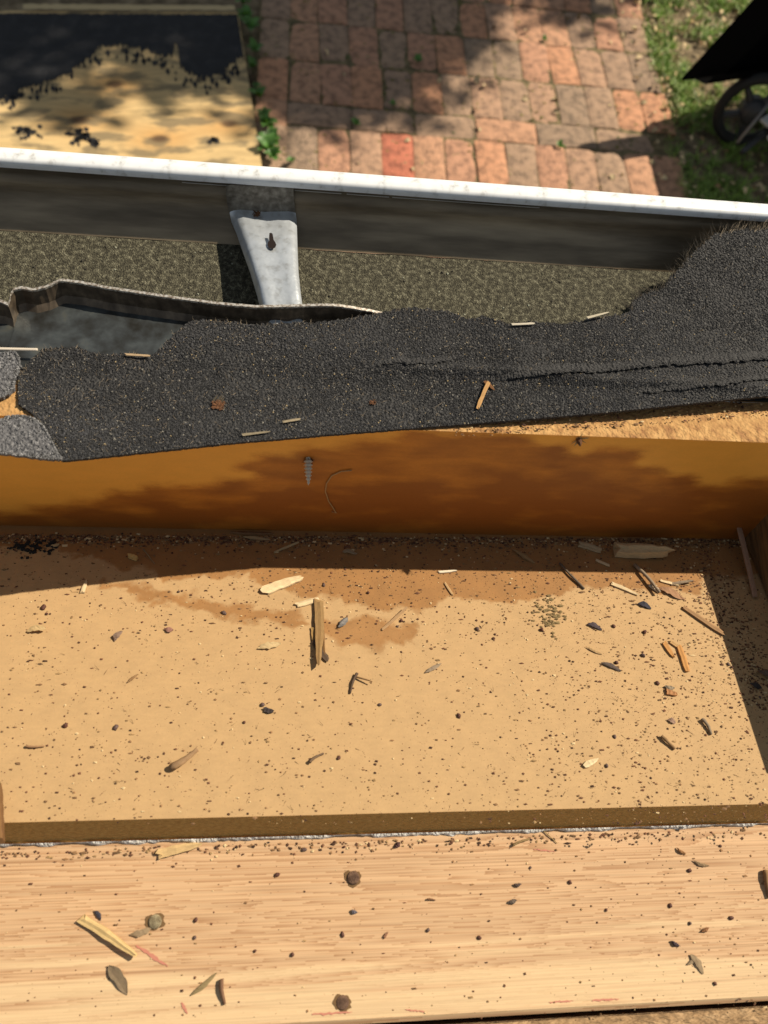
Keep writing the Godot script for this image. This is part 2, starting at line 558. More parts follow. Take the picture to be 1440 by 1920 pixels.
	for k in 9:
		var w := TAU * k / 9
		var tip := Vector3(cos(w), 0, 0) * rng.randf_range(0.004, 0.008) + fas_up * sin(w) * rng.randf_range(0.003, 0.006) + fas_in * rng.randf_range(0.001, 0.004)
		var w2 := w + 0.5
		tri(st, tip, Vector3(cos(w), 0, 0) * 0.002 + fas_up * sin(w) * 0.002 + fas_in * 0.0004, Vector3(cos(w2), 0, 0) * 0.003 + fas_up * sin(w2) * 0.003 + fas_in * 0.0004, fas_in)
	obj("splintered_rim", done(st), M.rust, screw)
	var np_ := on_fascia(1085, 822)
	var nb := thing("nail_burst", "torn wood fibres round a nail point low on fascia", "nail", np_)
	tag(nb, "torn pale fibres round a nail point near fascia top edge", "nail")
	st = begin()
	for k in 16:
		var w := rng.randf() * TAU
		var l := rng.randf_range(0.003, 0.009)
		var dirw := Vector3(cos(w), 0, 0) + fas_up * sin(w)
		var side := Vector3(-sin(w), 0, 0) + fas_up * cos(w)
		tri(st, dirw * l + fas_in * rng.randf_range(0.001, 0.005), side * 0.0012 + fas_in * 0.0004, -side * 0.0012 + fas_in * 0.0004, fas_in)
	obj("fibres", done(st), mat(lin(.40, .28, .13), 0.9), nb)
	st = begin(true)
	add_tube(st, [-fas_in * 0.002, fas_in * 0.004, fas_in * 0.007], [0.0022, 0.0018, 0.0003], 7)
	obj("point", done(st), M.rust, nb)
	# root hair clinging to the fascia
	st = begin(true)
	var hp := []
	var hr := []
	for q in [[660, 880], [640, 882], [622, 890], [612, 905], [610, 920], [616, 938], [624, 950], [630, 960], [622, 958]]:
		hp.append(on_fascia(q[0], q[1]) + fas_in * 0.0009)
		hr.append(0.0005)
	add_tube(st, hp, hr, 5)
	tag(obj("root_strand", done(st), mat(lin(.42, .27, .12), 0.9)), "thin curling root strand stuck to the stained fascia", "root")
	# rafter
	var rx := 0.397
	var rl := 0.212
	var rh := 0.062
	var rafter := thing("rafter", "dark weathered rafter tail standing on the soffit panel against the fascia", "rafter")
	st = begin()
	var skew := 0.085
	var rc := Vector3(rx + 0.019, far.y, far.z) + sn * (rh * 0.5 + 0.0005)
	var r0 := on_board(1393, 1010)
	var rb := Basis(Vector3(1, 0, skew).normalized(), sn, (stv + Vector3(-skew, 0, 0)).normalized())
	rc = Vector3(r0.x, r0.y, r0.z) + rb.x * 0.019 + sn * (rh * 0.5 + 0.0005) + rb.z * (rl * 0.5 - 0.004)
	add_box(st, Transform3D(rb, rc), Vector3(0.038, rh, rl), 0.002)
	obj("timber", done(st), M.rafter, rafter)
	# second rafter beyond the frame on the other side
	# top plate
	var plank_tex := image_tex(1800, 200, func(x: int, y: int) -> Vector3:
		var v := y / 200.0
		var u := x / 1800.0
		var bend := na.get_noise_2d(x * 0.06, y * 0.12) * 2.6 + u * 3.0
		var wide := 1.0 + 0.7 * na.get_noise_2d(x * 0.02 + 90, y * 0.9)
		var r := v * 30.0 * wide + bend
		var fr: float = r - floor(r)
		var ring: float = pow(fr, 3.0)
		var fib := nf.get_noise_2d(x * 0.010, y * 2.4)
		var c := Vector3(.55, .355, .198).lerp(Vector3(.37, .195, .088), ring * 0.95)
		c *= 1.0 + 0.20 * fib + 0.06 * na.get_noise_2d(x * 0.03, y)
		var pale := clampf((v - 0.66) * 5.0 + na.get_noise_2d(x * 0.09 + 50, y * 2.0) * 2.2, 0.0, 1.0)
		c = c.lerp(Vector3(.65, .475, .275) * (1.0 + 0.16 * fib), pale * 0.75)
		return c)
	var pm := mat(Color.WHITE, 0.75, 0.0, plank_tex, 1.0, plank_tex, 0.04, false)
	var plate := thing("top_plate", "pale pine top plate with fine grain and nail heads", "timber")
	var zn := 0.0
	var near_l := on_plank(0, 1985)
	var near_r := on_plank(1440, 1872)
	var zc := on_plank(1000, 1903).z
	zn = zc
	var zf := -0.032
	st = begin()
	var py := E - PLATE
	for j in 24:
		var a := lerpf(xa, xb, j / 24.0)
		var b := lerpf(xa, xb, (j + 1) / 24.0)
		var p := [Vector3(a, py, zn - 0.003), Vector3(b, py, zn - 0.003), Vector3(b, py, zf), Vector3(a, py, zf)]
		quad(st, p[0], p[1], p[2], p[3], Vector3.UP, [uv_of(2, p[0]), uv_of(2, p[1]), uv_of(2, p[2]), uv_of(2, p[3])])
		var e := [Vector3(a, py, zn - 0.003), Vector3(b, py, zn - 0.003), Vector3(b, py - 0.0025, zn), Vector3(a, py - 0.0025, zn)]
		quad(st, e[0], e[1], e[2], e[3], Vector3(0, 1, 1), [uv_of(2, e[0]), uv_of(2, e[1]), uv_of(2, e[2]), uv_of(2, e[3])])
		var g := [Vector3(a, py - 0.0025, zn), Vector3(b, py - 0.0025, zn), Vector3(b, py - 0.038, zn), Vector3(a, py - 0.038, zn)]
		quad(st, g[0], g[1], g[2], g[3], Vector3(0, 0, 1), [uv_of(2, g[0]), uv_of(2, g[1]), uv_of(2, g[2] + Vector3(0, 0, .03)), uv_of(2, g[3] + Vector3(0, 0, .03))])
	obj("timber", done(st), pm, plate)
	# red crayon marks on the plate, thin wax strips
	var wax := mat(lin(.48, .19, .13), 0.8)
	for c in [[255, 1772, 315, 1812, 9], [340, 1880, 352, 1900, 8], [585, 1902, 660, 1898, 6], [760, 1893, 800, 1897, 4], [1000, 1592, 1040, 1597, 5], [1110, 1876, 1160, 1873, 6], [1030, 1880, 1075, 1876, 5]]:
		var pa := on_plank(c[0], c[1])
		var pb := on_plank(c[2], c[3])
		var l := pa.distance_to(pb)
		var dw := (pb - pa).normalized()
		var sd := dw.cross(Vector3.UP)
		st = begin()
		var nseg := 14
		var prev := []
		for k in nseg + 1:
			var t := k / float(nseg)
			var w: float = c[4] * 0.00010 * (0.35 + 0.8 * sin(PI * clampf(t * 0.9 + 0.08, 0.0, 1.0))) * rng.randf_range(0.5, 1.2)
			var o := pa + dw * l * t + Vector3(0, 0.0004, 0) + sd * rng.randf_range(-0.0003, 0.0003)
			var cur := [o - sd * w, o + sd * w]
			if k > 0: quad(st, prev[0], prev[1], cur[1], cur[0], Vector3.UP)
			prev = cur
		obj("crayon_mark", done(st), wax, plate)
	# nails in the plate
	for c in [[662, 1646, "round rusty nail head set in a chewed dent of the pine plate", 0.0], [642, 1880, "sunken nail in a ragged hole close to the plate edge", -0.0006], [291, 1728, "nail head under pale putty on the pine top plate", 0.0]]:
		var at := on_plank(c[0], c[1])
		var nail := thing("nail", c[2], "nail", at)
		st = begin(true)
		var hr2 := 0.0041
		add_tube(st, [Vector3(0, -0.01, 0), Vector3(0, 0.0009 + c[3], 0), Vector3(0, 0.0016 + c[3], 0)], [hr2, hr2, hr2 * 0.72], 14)
		obj("head", done(st), mat(Color.WHITE, 0.85, 0.1, noise_tex(71, 0.04, 4, [[0.0, .07, .035, .02], [0.5, .15, .085, .055], [1.0, .26, .15, .09]], 128), 40.0, M.fine, 0.08) if c[0] != 291 else mat(Color.WHITE, 0.9, 0.0, noise_tex(72, 0.04, 4, [[0.0, .12, .09, .05], [0.5, .30, .24, .14], [1.0, .46, .39, .25]], 128), 40.0, M.fine, 0.1), nail)
		st = begin(true)
		for k in 24:
			var w := TAU * k / 24.0
			var w2 := TAU * (k + 1) / 24.0
			var ra: float = 0.0048 + 0.0030 * n1.get_noise_2d(cos(w) * 90.0 + c[0], sin(w) * 90.0)
			var rim2: float = 0.0048 + 0.0030 * n1.get_noise_2d(cos(w2) * 90.0 + c[0], sin(w2) * 90.0)
			quad(st, Vector3(cos(w), 0, sin(w)) * 0.0036 + Vector3(0, 0.0004, 0), Vector3(cos(w2), 0, sin(w2)) * 0.0036 + Vector3(0, 0.0004, 0), Vector3(cos(w2) * rim2 * 1.15, 0.0003, sin(w2) * rim2), Vector3(cos(w) * ra * 1.15, 0.0003, sin(w) * ra), Vector3.UP)
		obj("torn_rim", done(st), mat(lin(.15, .085, .035), 0.95), nail)
	# paint and caulk ridge at the foot of the panel's cut edge
	st = begin(true)
	var base := q1 + stv * 0.0
	var nseg2 := 700
	var pr := []
	for j in nseg2 + 1:
		var x := lerpf(xa, xb, float(j) / nseg2)
		var w := 0.0015 + 0.0036 * n1.get_noise_1d(x * 2600.0) + 0.0016 * n1.get_noise_1d(x * 21000.0)
		var hh := 0.0018 + 0.0012 * n1.get_noise_1d(x * 9000.0 + 77.0)
		w = maxf(w, 0.0004)
		var zb := q1.z + 0.0002
		var cur := [Vector3(x, py + hh + 0.0012, zb), Vector3(x, py + hh * 0.9 + 0.0006, zb + w * 0.55), Vector3(x, py - 0.0004, zb + w)]
		if j > 0:
			for k in 2: quad(st, pr[k], cur[k], cur[k + 1], pr[k + 1], Vector3(0, 1, 0.5))
		pr = cur
	tag(obj("caulk_bead", done(st), M.caulk), "ragged line of flaking white caulk between panel and pine plate", "caulk")
	# rough board on the house side of the plate, and the wall below
	st = begin(true)
	for j in 160:
		for k in 10:
			var v := []
			for q in [[j, k], [j + 1, k], [j + 1, k + 1], [j, k + 1]]:
				var x := lerpf(xa, xb, q[0] / 160.0)
				var z: float = zn + 0.004 + q[1] * 0.009
				v.append(Vector3(x, py - 0.002 + n1.get_noise_2d(x * 3000.0, z * 9000.0) * 0.0012 - (0.004 if q[1] == 0 else 0.0), z))
			quad(st, v[0], v[1], v[2], v[3], Vector3.UP)
	quad(st, Vector3(xa, py - 0.006, zn + 0.004), Vector3(xb, py - 0.006, zn + 0.004), Vector3(xb, py - 0.05, zn + 0.004), Vector3(xa, py - 0.05, zn + 0.004), Vector3(0, 0, -1))
	tag(obj("rough_board", done(st), M.rough_board), "rough sawn brown board beyond the gap beside pine plate", "board")
	var wall := MeshInstance3D.new()
	var wm := box_mesh(Vector3(xb - xa, py - 0.045, 0.09))
	tag(obj("house_wall", wm, M.siding, null, Transform3D(Basis(), Vector3((xa + xb) * 0.5, (py - 0.045) * 0.5, 0.045))), "plain painted house wall under the pine top plate", "wall")
	wall.free()

# ---------------------------------------------------------------- gutter
func build_gutter() -> void:
	var xa := -1.1
	var xb := 1.3
	var ly := E - 0.440
	var lo := -0.5035
	var li := -0.4880
	var fy := E - 0.4900
	var g := thing("rain_gutter", "white metal rain gutter with grimy floor along the eave", "gutter")
	# lip: rounded folded hem
	var lip := [Vector2(lo + 0.002, ly - 0.020), Vector2(lo, ly - 0.012), Vector2(lo, ly - 0.003), Vector2(lo + 0.0012, ly - 0.0008), Vector2(lo + 0.004, ly), Vector2((lo + li) * 0.5, ly + 0.0006), Vector2(li - 0.003, ly), Vector2(li - 0.0008, ly - 0.001), Vector2(li, ly - 0.0035), Vector2(li - 0.0006, ly - 0.0075)]
	lip.reverse()
	obj("lip", sweep_x(lip, xa, xb, 120, 0.0009, 0.0004), M.lip, g)
	var wallp := []
	for q in [[.0015, -.006], [.0020, -.0140], [.0060, -.0175], [.0068, -.0180], [.0090, -.0195], [.0112, -.0220], [.0124, -.0255], [.0138, -.0300], [.0168, -.0345], [.0222, -.0390], [.0290, -.0425]]:
		wallp.append(Vector2(lo + q[0], ly + q[1]))
	wallp.append(Vector2(lo + 0.0370, fy + 0.0003))
	wallp.reverse()
	obj("front_wall", sweep_x(wallp, xa, xb, 120, 0.0008, 0.0005), M.wall, g)
	# pale strips painting in the light caught by the crease at the ogee
	for q in [[338, 430], [552, 640], [650, 730], [735, 1010]]:
		var glint_mesh := begin()
		var xs := on_y(q[0], 370, ly - 0.0172).x
		var xe := on_y(q[1], 380, ly - 0.0172).x
		add_box(glint_mesh, Transform3D(Basis(), Vector3((xs + xe) * 0.5, ly - 0.0172, lo + 0.0066)), Vector3(xe - xs, 0.0005, 0.0006))
		obj("crease_glint", done(glint_mesh), mat(lin(.62, .60, .56), 0.4), g)
	var st := begin(true)
	var nx := 200
	var nz := 20
	for j in nx:
		for k in nz:
			var v := []
			for q in [[j, k], [j + 1, k], [j + 1, k + 1], [j, k + 1]]:
				var x := lerpf(xa, xb, q[0] / float(nx))
				var z := lerpf(lo + 0.0365, -0.334, q[1] / float(nz))
				v.append(Vector3(x, fy + n1.get_noise_2d(x * 2500.0, z * 2500.0) * 0.0009, z))
			quad(st, v[0], v[1], v[2], v[3], Vector3.UP)
	obj("floor", done(st), M.grime, g)
	st = begin()
	var bt := E - 0.462
	quad(st, Vector3(xa, fy, -0.334), Vector3(xb, fy, -0.334), Vector3(xb, bt, -0.331), Vector3(xa, bt, -0.331), Vector3(0, 0, -1))
	quad(st, Vector3(xa, fy - 0.002, -0.330), Vector3(xb, fy - 0.002, -0.330), Vector3(xb, bt, -0.3295), Vector3(xa, bt, -0.3295), Vector3(0, 0, 1))
	quad(st, Vector3(xa, fy - 0.003, lo + 0.036), Vector3(xb, fy - 0.003, lo + 0.036), Vector3(xb, fy - 0.003, -0.330), Vector3(xa, fy - 0.003, -0.330), Vector3.DOWN)
	obj("back_wall", done(st), M.wall, g)
	var gt := []
	var gc := []
	for i in 2600:
		var gp := Vector3(rng.randf_range(-0.6, 0.8), fy, rng.randf_range(lo + 0.04, -0.335))
		var gs := 0.0003 + 0.0012 * pow(rng.randf(), 4.0)
		gt.append(Transform3D(Basis.from_euler(Vector3(rng.randf() * 6, rng.randf() * 6, 0)).scaled(Vector3(gs, gs * 0.6, gs)), gp + Vector3(0, gs * 0.3, 0)))
		var gv := rng.randf()
		gc.append(Color(.035, .032, .024) if gv < 0.5 else Color(.13, .125, .085) if gv < 0.85 else Color(.30, .31, .24))
	scatter("roof_grit", gt, gc, grit_mesh(), M.crumb, "olive roof grit and lichen specks settled on the gutter floor", "grit")
	# hanger strap: hook behind the lip, then a channel reaching back over the gutter
	var hang := thing("gutter_hanger", "tapered galvanised hanger strap with keyhole slot across the gutter", "bracket", on_y(500, 420, E - 0.46))
	var inv := hang.transform.affine_inverse()
	# rows of [left px, right px, y px, height below eye]
	var rows := [[431, 549, 346, -0.4475], [430, 549, 358, -0.4530], [433, 551, 378, -0.4635], [437, 553, 394, -0.4702], [440, 555, 402, -0.4705], [449, 556, 425, -0.4680], [461, 557, 460, -0.4645], [474, 559, 500, -0.4620], [486, 563, 540, -0.460], [494, 568, 575, -0.460], [503, 573, 610, -0.461]]
	var sect := [[-0.06, -0.0075], [-0.02, -0.0040], [0.03, -0.0008], [0.12, 0.0006], [0.30, 0.0], [0.50, -0.0008], [0.70, 0.0], [0.88, 0.0006], [0.97, -0.0010], [1.01, -0.0030]]
	st = begin(true)
	var grid := []
	for r in rows:
		var line := []
		var a := on_y(r[0], r[2], E + r[3])
		var b := on_y(r[1], r[2] + 4, E + r[3])
		for s in sect:
			var up: float = s[1] if r[2] > 400 else s[1] * 0.25
			var p := a.lerp(b, s[0])
			p.y += up + 0.0006 * sin(r[2] * 0.08 + s[0] * 9.0)
			line.append(p)
		grid.append(line)
	var hook := begin(true)
	for i in grid.size() - 1:
		for k in sect.size() - 1:
			if i < 5 and i >= 4 or true:
				var hint := Vector3(0, 1, 0.6)
				var to := st
				if i < 3: to = hook
				to.set_smooth_group(2)
				quad(to, inv * grid[i][k], inv * grid[i][k + 1], inv * grid[i + 1][k + 1], inv * grid[i + 1][k], hint)
				to.set_smooth_group(3)
				var dn := Vector3(0, -0.0011, 0)
				quad(to, inv * (grid[i][k] + dn), inv * (grid[i][k + 1] + dn), inv * (grid[i + 1][k + 1] + dn), inv * (grid[i + 1][k] + dn), -hint)
	obj("strap", done(st), M.hanger, hang)
	obj("hook", done(hook), mat(Color.WHITE, 0.55, 0.35, noise_tex(73, 0.03, 5, [[0.0, .06, .05, .04], [0.5, .17, .155, .13], [1.0, .36, .34, .30]], 256), 14.0), hang)  # darker hook colour: dirt plus painted shade from the lip
	# keyhole: flat near-black slot and round end, shade of the hole painted on
	st = begin(true)
	var kpts := []
	for q in [[505, 437], [508, 436.5], [511, 438], [512, 444], [513, 450], [516, 454], [518, 459], [516, 464], [511, 466.5], [505, 465], [501.5, 460], [502, 455], [504.5, 451], [504.5, 444]]:
		var p := on_y(q[0], q[1], E - 0.4630)
		kpts.append(inv * p)
	var kc: Vector3 = inv * on_y(508.5, 452, E - 0.4630)
	for k in kpts.size():
		tri(st, kc, kpts[k], kpts[(k + 1) % kpts.size()], Vector3.UP)
	obj("keyhole", done(st), mat(lin(.010, .004, .0035), 1.0), hang)
	st = begin()
	for k in 10:
		var w := TAU * k / 10
		tri(st, inv * (on_y(481, 401, E - 0.4688) + Vector3(cos(w), 0, sin(w)) * rng.randf_range(0.002, 0.0055) + Vector3(0, rng.randf() * 0.002, 0)), inv * on_y(479, 400, E - 0.4680), inv * (on_y(481, 401, E - 0.4688) + Vector3(cos(w + 0.7), 0, sin(w + 0.7)) * 0.003), Vector3.UP)
	obj("rust_blister", done(st), M.rust, hang)
	# flashing: flange on the fascia, a valley, and a bent-up front edge
	var fl := thing("drip_edge", "bent drip edge flashing with ragged upturned rim behind torn felt", "flashing")
	var rim := [[-400, 558], [-60, 560], [0, 566], [18.5, 574], [20.5, 546], [40, 541], [62, 545], [85, 540], [112, 527], [150, 531], [200, 541], [300, 556], [400, 570], [480, 577], [560, 575], [700, 571], [760, 574], [850, 590], [1000, 602], [1300, 606], [1800, 612]]
	st = begin(true)
	var st2 := begin()
	var st3 := begin()
	var prev := []
	var cols := []
	for j in 420:
		cols.append(-420.0 + j * 5.0)
	cols.append(19.5)
	cols.append(20.0)
	cols.sort()
	for px in cols:
		var top := on_y(px, curve_at(rim, px) + 1.1 * n1.get_noise_1d(px * 30.0), E - 0.4485)
		top.y -= 0.0140 * smoothstep(600.0, 775.0, px)
		var x: float = top.x
		var line := [Vector3(x, E - 0.4590, -0.3135), Vector3(x, E - 0.4600, -0.324), Vector3(x, E - 0.4620, -0.340), Vector3(x, E - 0.4645, -0.352), Vector3(x, E - 0.4650, top.z + 0.006), Vector3(x, E - 0.4610, top.z + 0.0022), Vector3(x, E - 0.4540, top.z + 0.0008), top]
		line[4].z = minf(line[4].z, -0.3535)
		var hid := smoothstep(600.0, 775.0, px)
		line[5].y -= 0.004 * hid
		line[6].y -= 0.0105 * hid
		if prev.size():
			for k in 4: quad(st, prev[k], line[k], line[k + 1], prev[k + 1], Vector3.UP)
			for k in range(4, 7): quad(st2, prev[k], line[k], line[k + 1], prev[k + 1], Vector3(0, 0.5, 1))
			var o := Vector3(0, 0, -0.0007)
			for k in range(4, 7): quad(st2, prev[k] + o, line[k] + o, line[k + 1] + o, prev[k + 1] + o, Vector3(0, 0, -1))
			var up := Vector3(0, 0.0007, 0.0004)
			quad(st3, prev[7] + up, line[7] + up, line[7] + Vector3(0, 0.0006, -0.0018), prev[7] + Vector3(0, 0.0006, -0.0018), Vector3.UP)
			quad(st3, prev[7] + up, line[7] + up, line[7] - Vector3(0, 0.0010, -0.0004), prev[7] - Vector3(0, 0.0010, -0.0004), Vector3(0, 0, 1))
		prev = line
	obj("flange", done(st), M.flash, fl)
	obj("upturned_front", done(st2), mat(Color.WHITE, 0.4, 0.5, noise_tex(61, 0.02, 4, [[0.0, .05, .036, .025], [0.5, .11, .085, .062], [1.0, .26, .20, .14]]), 8.0), fl)
	obj("rim", done(st3), M.rim, fl)  # bright edge strip standing in for the glint of the sun

# ---------------------------------------------------------------- torn felt
func build_felt() -> void:
	var felt := thing("roofing_felt", "torn strip of black granular roofing felt draped from fascia into gutter", "roofing felt")
	var farp := [[38, 700], [60, 672], [80, 655], [110, 650], [150, 652], [175, 662], [200, 664], [240, 662], [285, 668], [305, 648], [330, 622], [355, 603], [380, 598], [430, 602], [470, 608], [520, 606], [600, 604], [660, 596], [720, 584], [770, 576], [810, 580], [850, 586], [880, 598], [910, 594], [950, 606], [1000, 604], [1060, 606], [1110, 596], [1150, 592], [1180, 586], [1186, 565], [1200, 552], [1240, 540], [1258, 518], [1290, 483], [1320, 452], [1345, 436], [1380, 430], [1420, 428], [1450, 424], [1700, 430]]
	var nearp := [[38, 760], [60, 775], [80, 800], [98, 838], [116, 864], [150, 861], [300, 845], [440, 830], [640, 813], [850, 797], [1000, 785], [1150, 772], [1300, 756], [1440, 742], [1700, 716]]
	var cols := []
	var px := 34.0
	while px < 1690.0:
		cols.append(px)
		px += 4.0
	var nv := 44
	var top := []
	for c in cols:
		var jag := 5.0 * n1.get_noise_1d(c * 26.0) + 3.5 * n1.get_noise_1d(c * 90.0)
		var yf := curve_at(farp, c) + jag
		var yn := curve_at(nearp, c) + 1.3 * n1.get_noise_1d(c * 30.0 + 999.0) + (4.0 * n1.get_noise_1d(c * 80.0) if c < 118 else 0.0)
		var line := []
		for k in nv + 1:
			line.append(on_felt(c, lerpf(yn, yf, k / float(nv))))
		top.append(line)
	var st := begin(true)
	var dn := Vector3(0, -0.0024, 0)
	for i in cols.size() - 1:
		for k in nv:
			st.set_smooth_group(1)
			quad(st, top[i][k], top[i + 1][k], top[i + 1][k + 1], top[i][k + 1], Vector3.UP)
			st.set_smooth_group(2)
			quad(st, top[i][k] + dn, top[i + 1][k] + dn, top[i + 1][k + 1] + dn, top[i][k + 1] + dn, Vector3.DOWN)
		st.set_smooth_group(3)
		quad(st, top[i][0], top[i + 1][0], top[i + 1][0] + dn, top[i][0] + dn, Vector3(0, 0, 1))
		quad(st, top[i][nv], top[i + 1][nv], top[i + 1][nv] + dn, top[i][nv] + dn, Vector3(0, 0, -1))
	for k in nv:
		quad(st, top[0][k], top[0][k + 1], top[0][k + 1] + dn, top[0][k] + dn, Vector3(-1, 0, 0))
	obj("sheet", done(st), M.felt, felt)
	# granules
	var gm := grit_mesh()
	var mm := MultiMesh.new()
	mm.transform_format = MultiMesh.TRANSFORM_3D
	mm.use_colors = true
	mm.mesh = gm
	var count := 56000
	mm.instance_count = count
	for i in count:
		var ci := rng.randi_range(0, cols.size() - 2)
		var ki := rng.randi_range(0, nv - 1)
		var p: Vector3 = (top[ci][ki] as Vector3).lerp(top[ci + 1][ki], rng.randf()).lerp((top[ci][ki + 1] as Vector3).lerp(top[ci + 1][ki + 1], rng.randf()), rng.randf())
		var s := rng.randf_range(0.00036, 0.00082)
		if n1.get_noise_2d(p.x * 1500.0 + 80.0, p.z * 2600.0) > 0.22 and rng.randf() < 0.8: s *= 0.45   # bald, worn patches
		var b := Basis.from_euler(Vector3(rng.randf() * 6, rng.randf() * 6, rng.randf() * 6)).scaled(Vector3(s, s * 0.8, s))
		mm.set_instance_transform(i, Transform3D(b, p + Vector3(0, s * 0.2, 0)))
		var v := (0.011 + 0.034 * pow(rng.randf(), 2.2)) * (1.0 + 1.5 * maxf(0.0, n1.get_noise_2d(p.x * 420.0 + 30.0, p.z * 900.0) + 0.15))
		var c := Color(v * 0.94, v * 0.96, v * 1.08)
		var r := rng.randf()
		if r < 0.035: c = Color(.17, .16, .14) * rng.randf_range(0.7, 1.6)
		elif r < 0.043: c = Color(.34, .26, .14)
		mm.set_instance_color(i, c)
	var mi := MultiMeshInstance3D.new()
	mi.name = "granules"
	mi.multimesh = mm
	mi.material_override = M.crumb
	felt.add_child(mi)
	tag(mi, "", "", "", "stuff")
	# frayed fibres along the torn edge
	st = begin()
	for c in 1700:
		var i := rng.randi_range(0, cols.size() - 2)
		if cols[i] < 1180 and rng.randf() < 0.55 + 0.5 * n1.get_noise_1d(cols[i] * 9.0) + 0.25: continue
		var p: Vector3 = top[i][nv]
		var out: Vector3 = (top[i][nv] - top[i][nv - 3] as Vector3).normalized()
		if cols[i] > 1180 and cols[i] < 1345: out = (out + Vector3(-0.9, 0.2, 0)).normalized()
		add_hair(st, p - out * 0.002, (out + Vector3(rng.randf_range(-0.8, 0.8), rng.randf_range(0.0, 0.7), rng.randf_range(-0.3, 0.3))).normalized(), rng.randf_range(0.002, 0.009) * (1.5 if cols[i] > 1180 else 0.55), 0.00022 if cols[i] > 1180 else 0.00015)
	for c in 1800:
		var i := rng.randi_range(0, cols.size() - 2)
		var k := rng.randi_range(1, nv - 1)
		add_hair(st, top[i][k], Vector3(rng.randf_range(-1, 1), rng.randf_range(0.1, 0.4), rng.randf_range(-1, 1)).normalized(), rng.randf_range(0.002, 0.005), 0.00013)
	var fz := obj("frayed_fibres", done(st), mat(lin(.30, .245, .18), 0.9), felt)
	tag(fz, "", "", "", "stuff")
	# rust holes in the sheet
	for h in [[410, 762, 0.0058], [700, 757, 0.003]]:
		st = begin()
		var p := on_felt(h[0], h[1]) + Vector3(0, 0.0006, 0)
		for k in 14:
			var w := TAU * k / 14.0
			var r0: float = h[2] * rng.randf_range(0.5, 1.1)
			tri(st, p, p + Vector3(cos(w) * r0, rng.randf_range(0.0, 0.0016), sin(w) * r0 * 0.8), p + Vector3(cos(w + 0.55) * r0, rng.randf_range(0.0, 0.0012), sin(w + 0.55) * r0 * 0.8), Vector3.UP)
		obj("nail_hole", done(st), M.rust, felt)
	for i in 5:
		var pale := on_felt(398 + i * 4, 752 - i % 2 * 5) + Vector3(0, 0.001, 0)
		st = begin()
		tri(st, pale, pale + Vector3(0.003, 0.003, -0.001), pale + Vector3(0.0012, 0.001, 0.0025), Vector3.UP)
		obj("curled_flake", done(st), mat(lin(.40, .30, .18), 0.9), felt)
	# a second torn layer still stuck along the fold
	for lay in [[930, 1700, [[930, 716], [1000, 708], [1070, 700], [1130, 700], [1200, 692], [1280, 686], [1360, 682], [1440, 676], [1700, 655]], 22.0, 0.0030], [1180, 1460, [[1180, 742], [1260, 735], [1330, 726], [1400, 716], [1460, 712]], 14.0, 0.0022], [690, 860, [[690, 690], [740, 682], [800, 684], [860, 676]], 16.0, 0.0018]]:
		st = begin(true)
		var prevl := []
		var lx: float = lay[0]
		while lx <= lay[1]:
			var ed := curve_at(lay[2], lx) + 5.0 * n1.get_noise_1d(lx * 12.0) + 3.0 * n1.get_noise_1d(lx * 70.0)
			var fade: float = smoothstep(0.0, 30.0, lx - lay[0]) * smoothstep(0.0, 30.0, lay[1] - lx)
			var gap: float = lay[4] * (0.45 + 0.9 * absf(n1.get_noise_1d(lx * 16.0 + 500.0))) * fade
			var curl := [on_felt(lx, ed) + Vector3(0, gap - 0.0006, 0), on_felt(lx, ed) + Vector3(0, gap, 0), on_felt(lx, ed - lay[3] * 0.4) + Vector3(0, gap * 0.75, 0), on_felt(lx, ed - lay[3]) + Vector3(0, -0.0004, 0)]
			if prevl.size():
				for k in 3: quad(st, prevl[k], curl[k], curl[k + 1], prevl[k + 1], Vector3(0, 1, 0.3))
			prevl = curl
			lx += 4.0
		obj("torn_layer", done(st), M.felt, felt)
	# grey shingle remnants at the torn end
	scrap("shingle_scrap", "pale grey shingle scrap above the dark gap beside torn felt", [[-60, 668], [0, 664], [28, 661], [36, 672], [40, 690], [30, 708], [24, 735], [8, 748], [-60, 756]], 0.0)
	scrap("shingle_scrap", "speckled grey shingle scrap tapering to a point beside the felt", [[-80, 795], [0, 790], [18, 784], [46, 783], [66, 788], [84, 804], [98, 828], [106, 848], [119, 864], [100, 864], [60, 860], [0, 852], [-80, 846]], 0.001)
	# white strip of split wood at the far side of the remnants
	st = begin()
	var a := on_felt(-40, 655) + Vector3(0, 0.001, 0)
	var b := on_felt(72, 659) + Vector3(0, 0.002, 0)
	var mid := (a + b) * 0.5
	var bas := Basis((b - a).normalized(), Vector3.UP, (b - a).normalized().cross(Vector3.UP))
	add_box(st, Transform3D(bas, mid), Vector3(a.distance_to(b), 0.0016, 0.002), 0.0004)
	tag(obj("wood_strip", done(st), mat(lin(.62, .55, .46), 0.8)), "thin straight pale wood strip behind the grey shingle scrap", "wood strip")
	# splinter sticking out of the felt
	chip("wood_splinter", "orange splinter standing in a slit of the black felt", "splinter", on_felt(914, 722) + Vector3(0, 0.003, 0), on_felt(894, 768) + Vector3(0, 0.0012, 0), 0.0030, 0.0014, [.52, .30, .12], 411)
	chip("wood_splinter", "short orange chip lodged across the felt slit", "splinter", on_felt(909, 717) + Vector3(0, 0.001, 0), on_felt(926, 733) + Vector3(0, 0.001, 0), 0.0028, 0.0012, [.22, .10, .035], 412)
	chip("wood_splinter", "thin straw sliver lying across black felt near gutter flashing", "splinter", on_felt(236, 668) + Vector3(0, 0.002, 0), on_felt(282, 671) + Vector3(0, 0.002, 0), 0.0018, 0.001, [.50, .36, .22], 413)
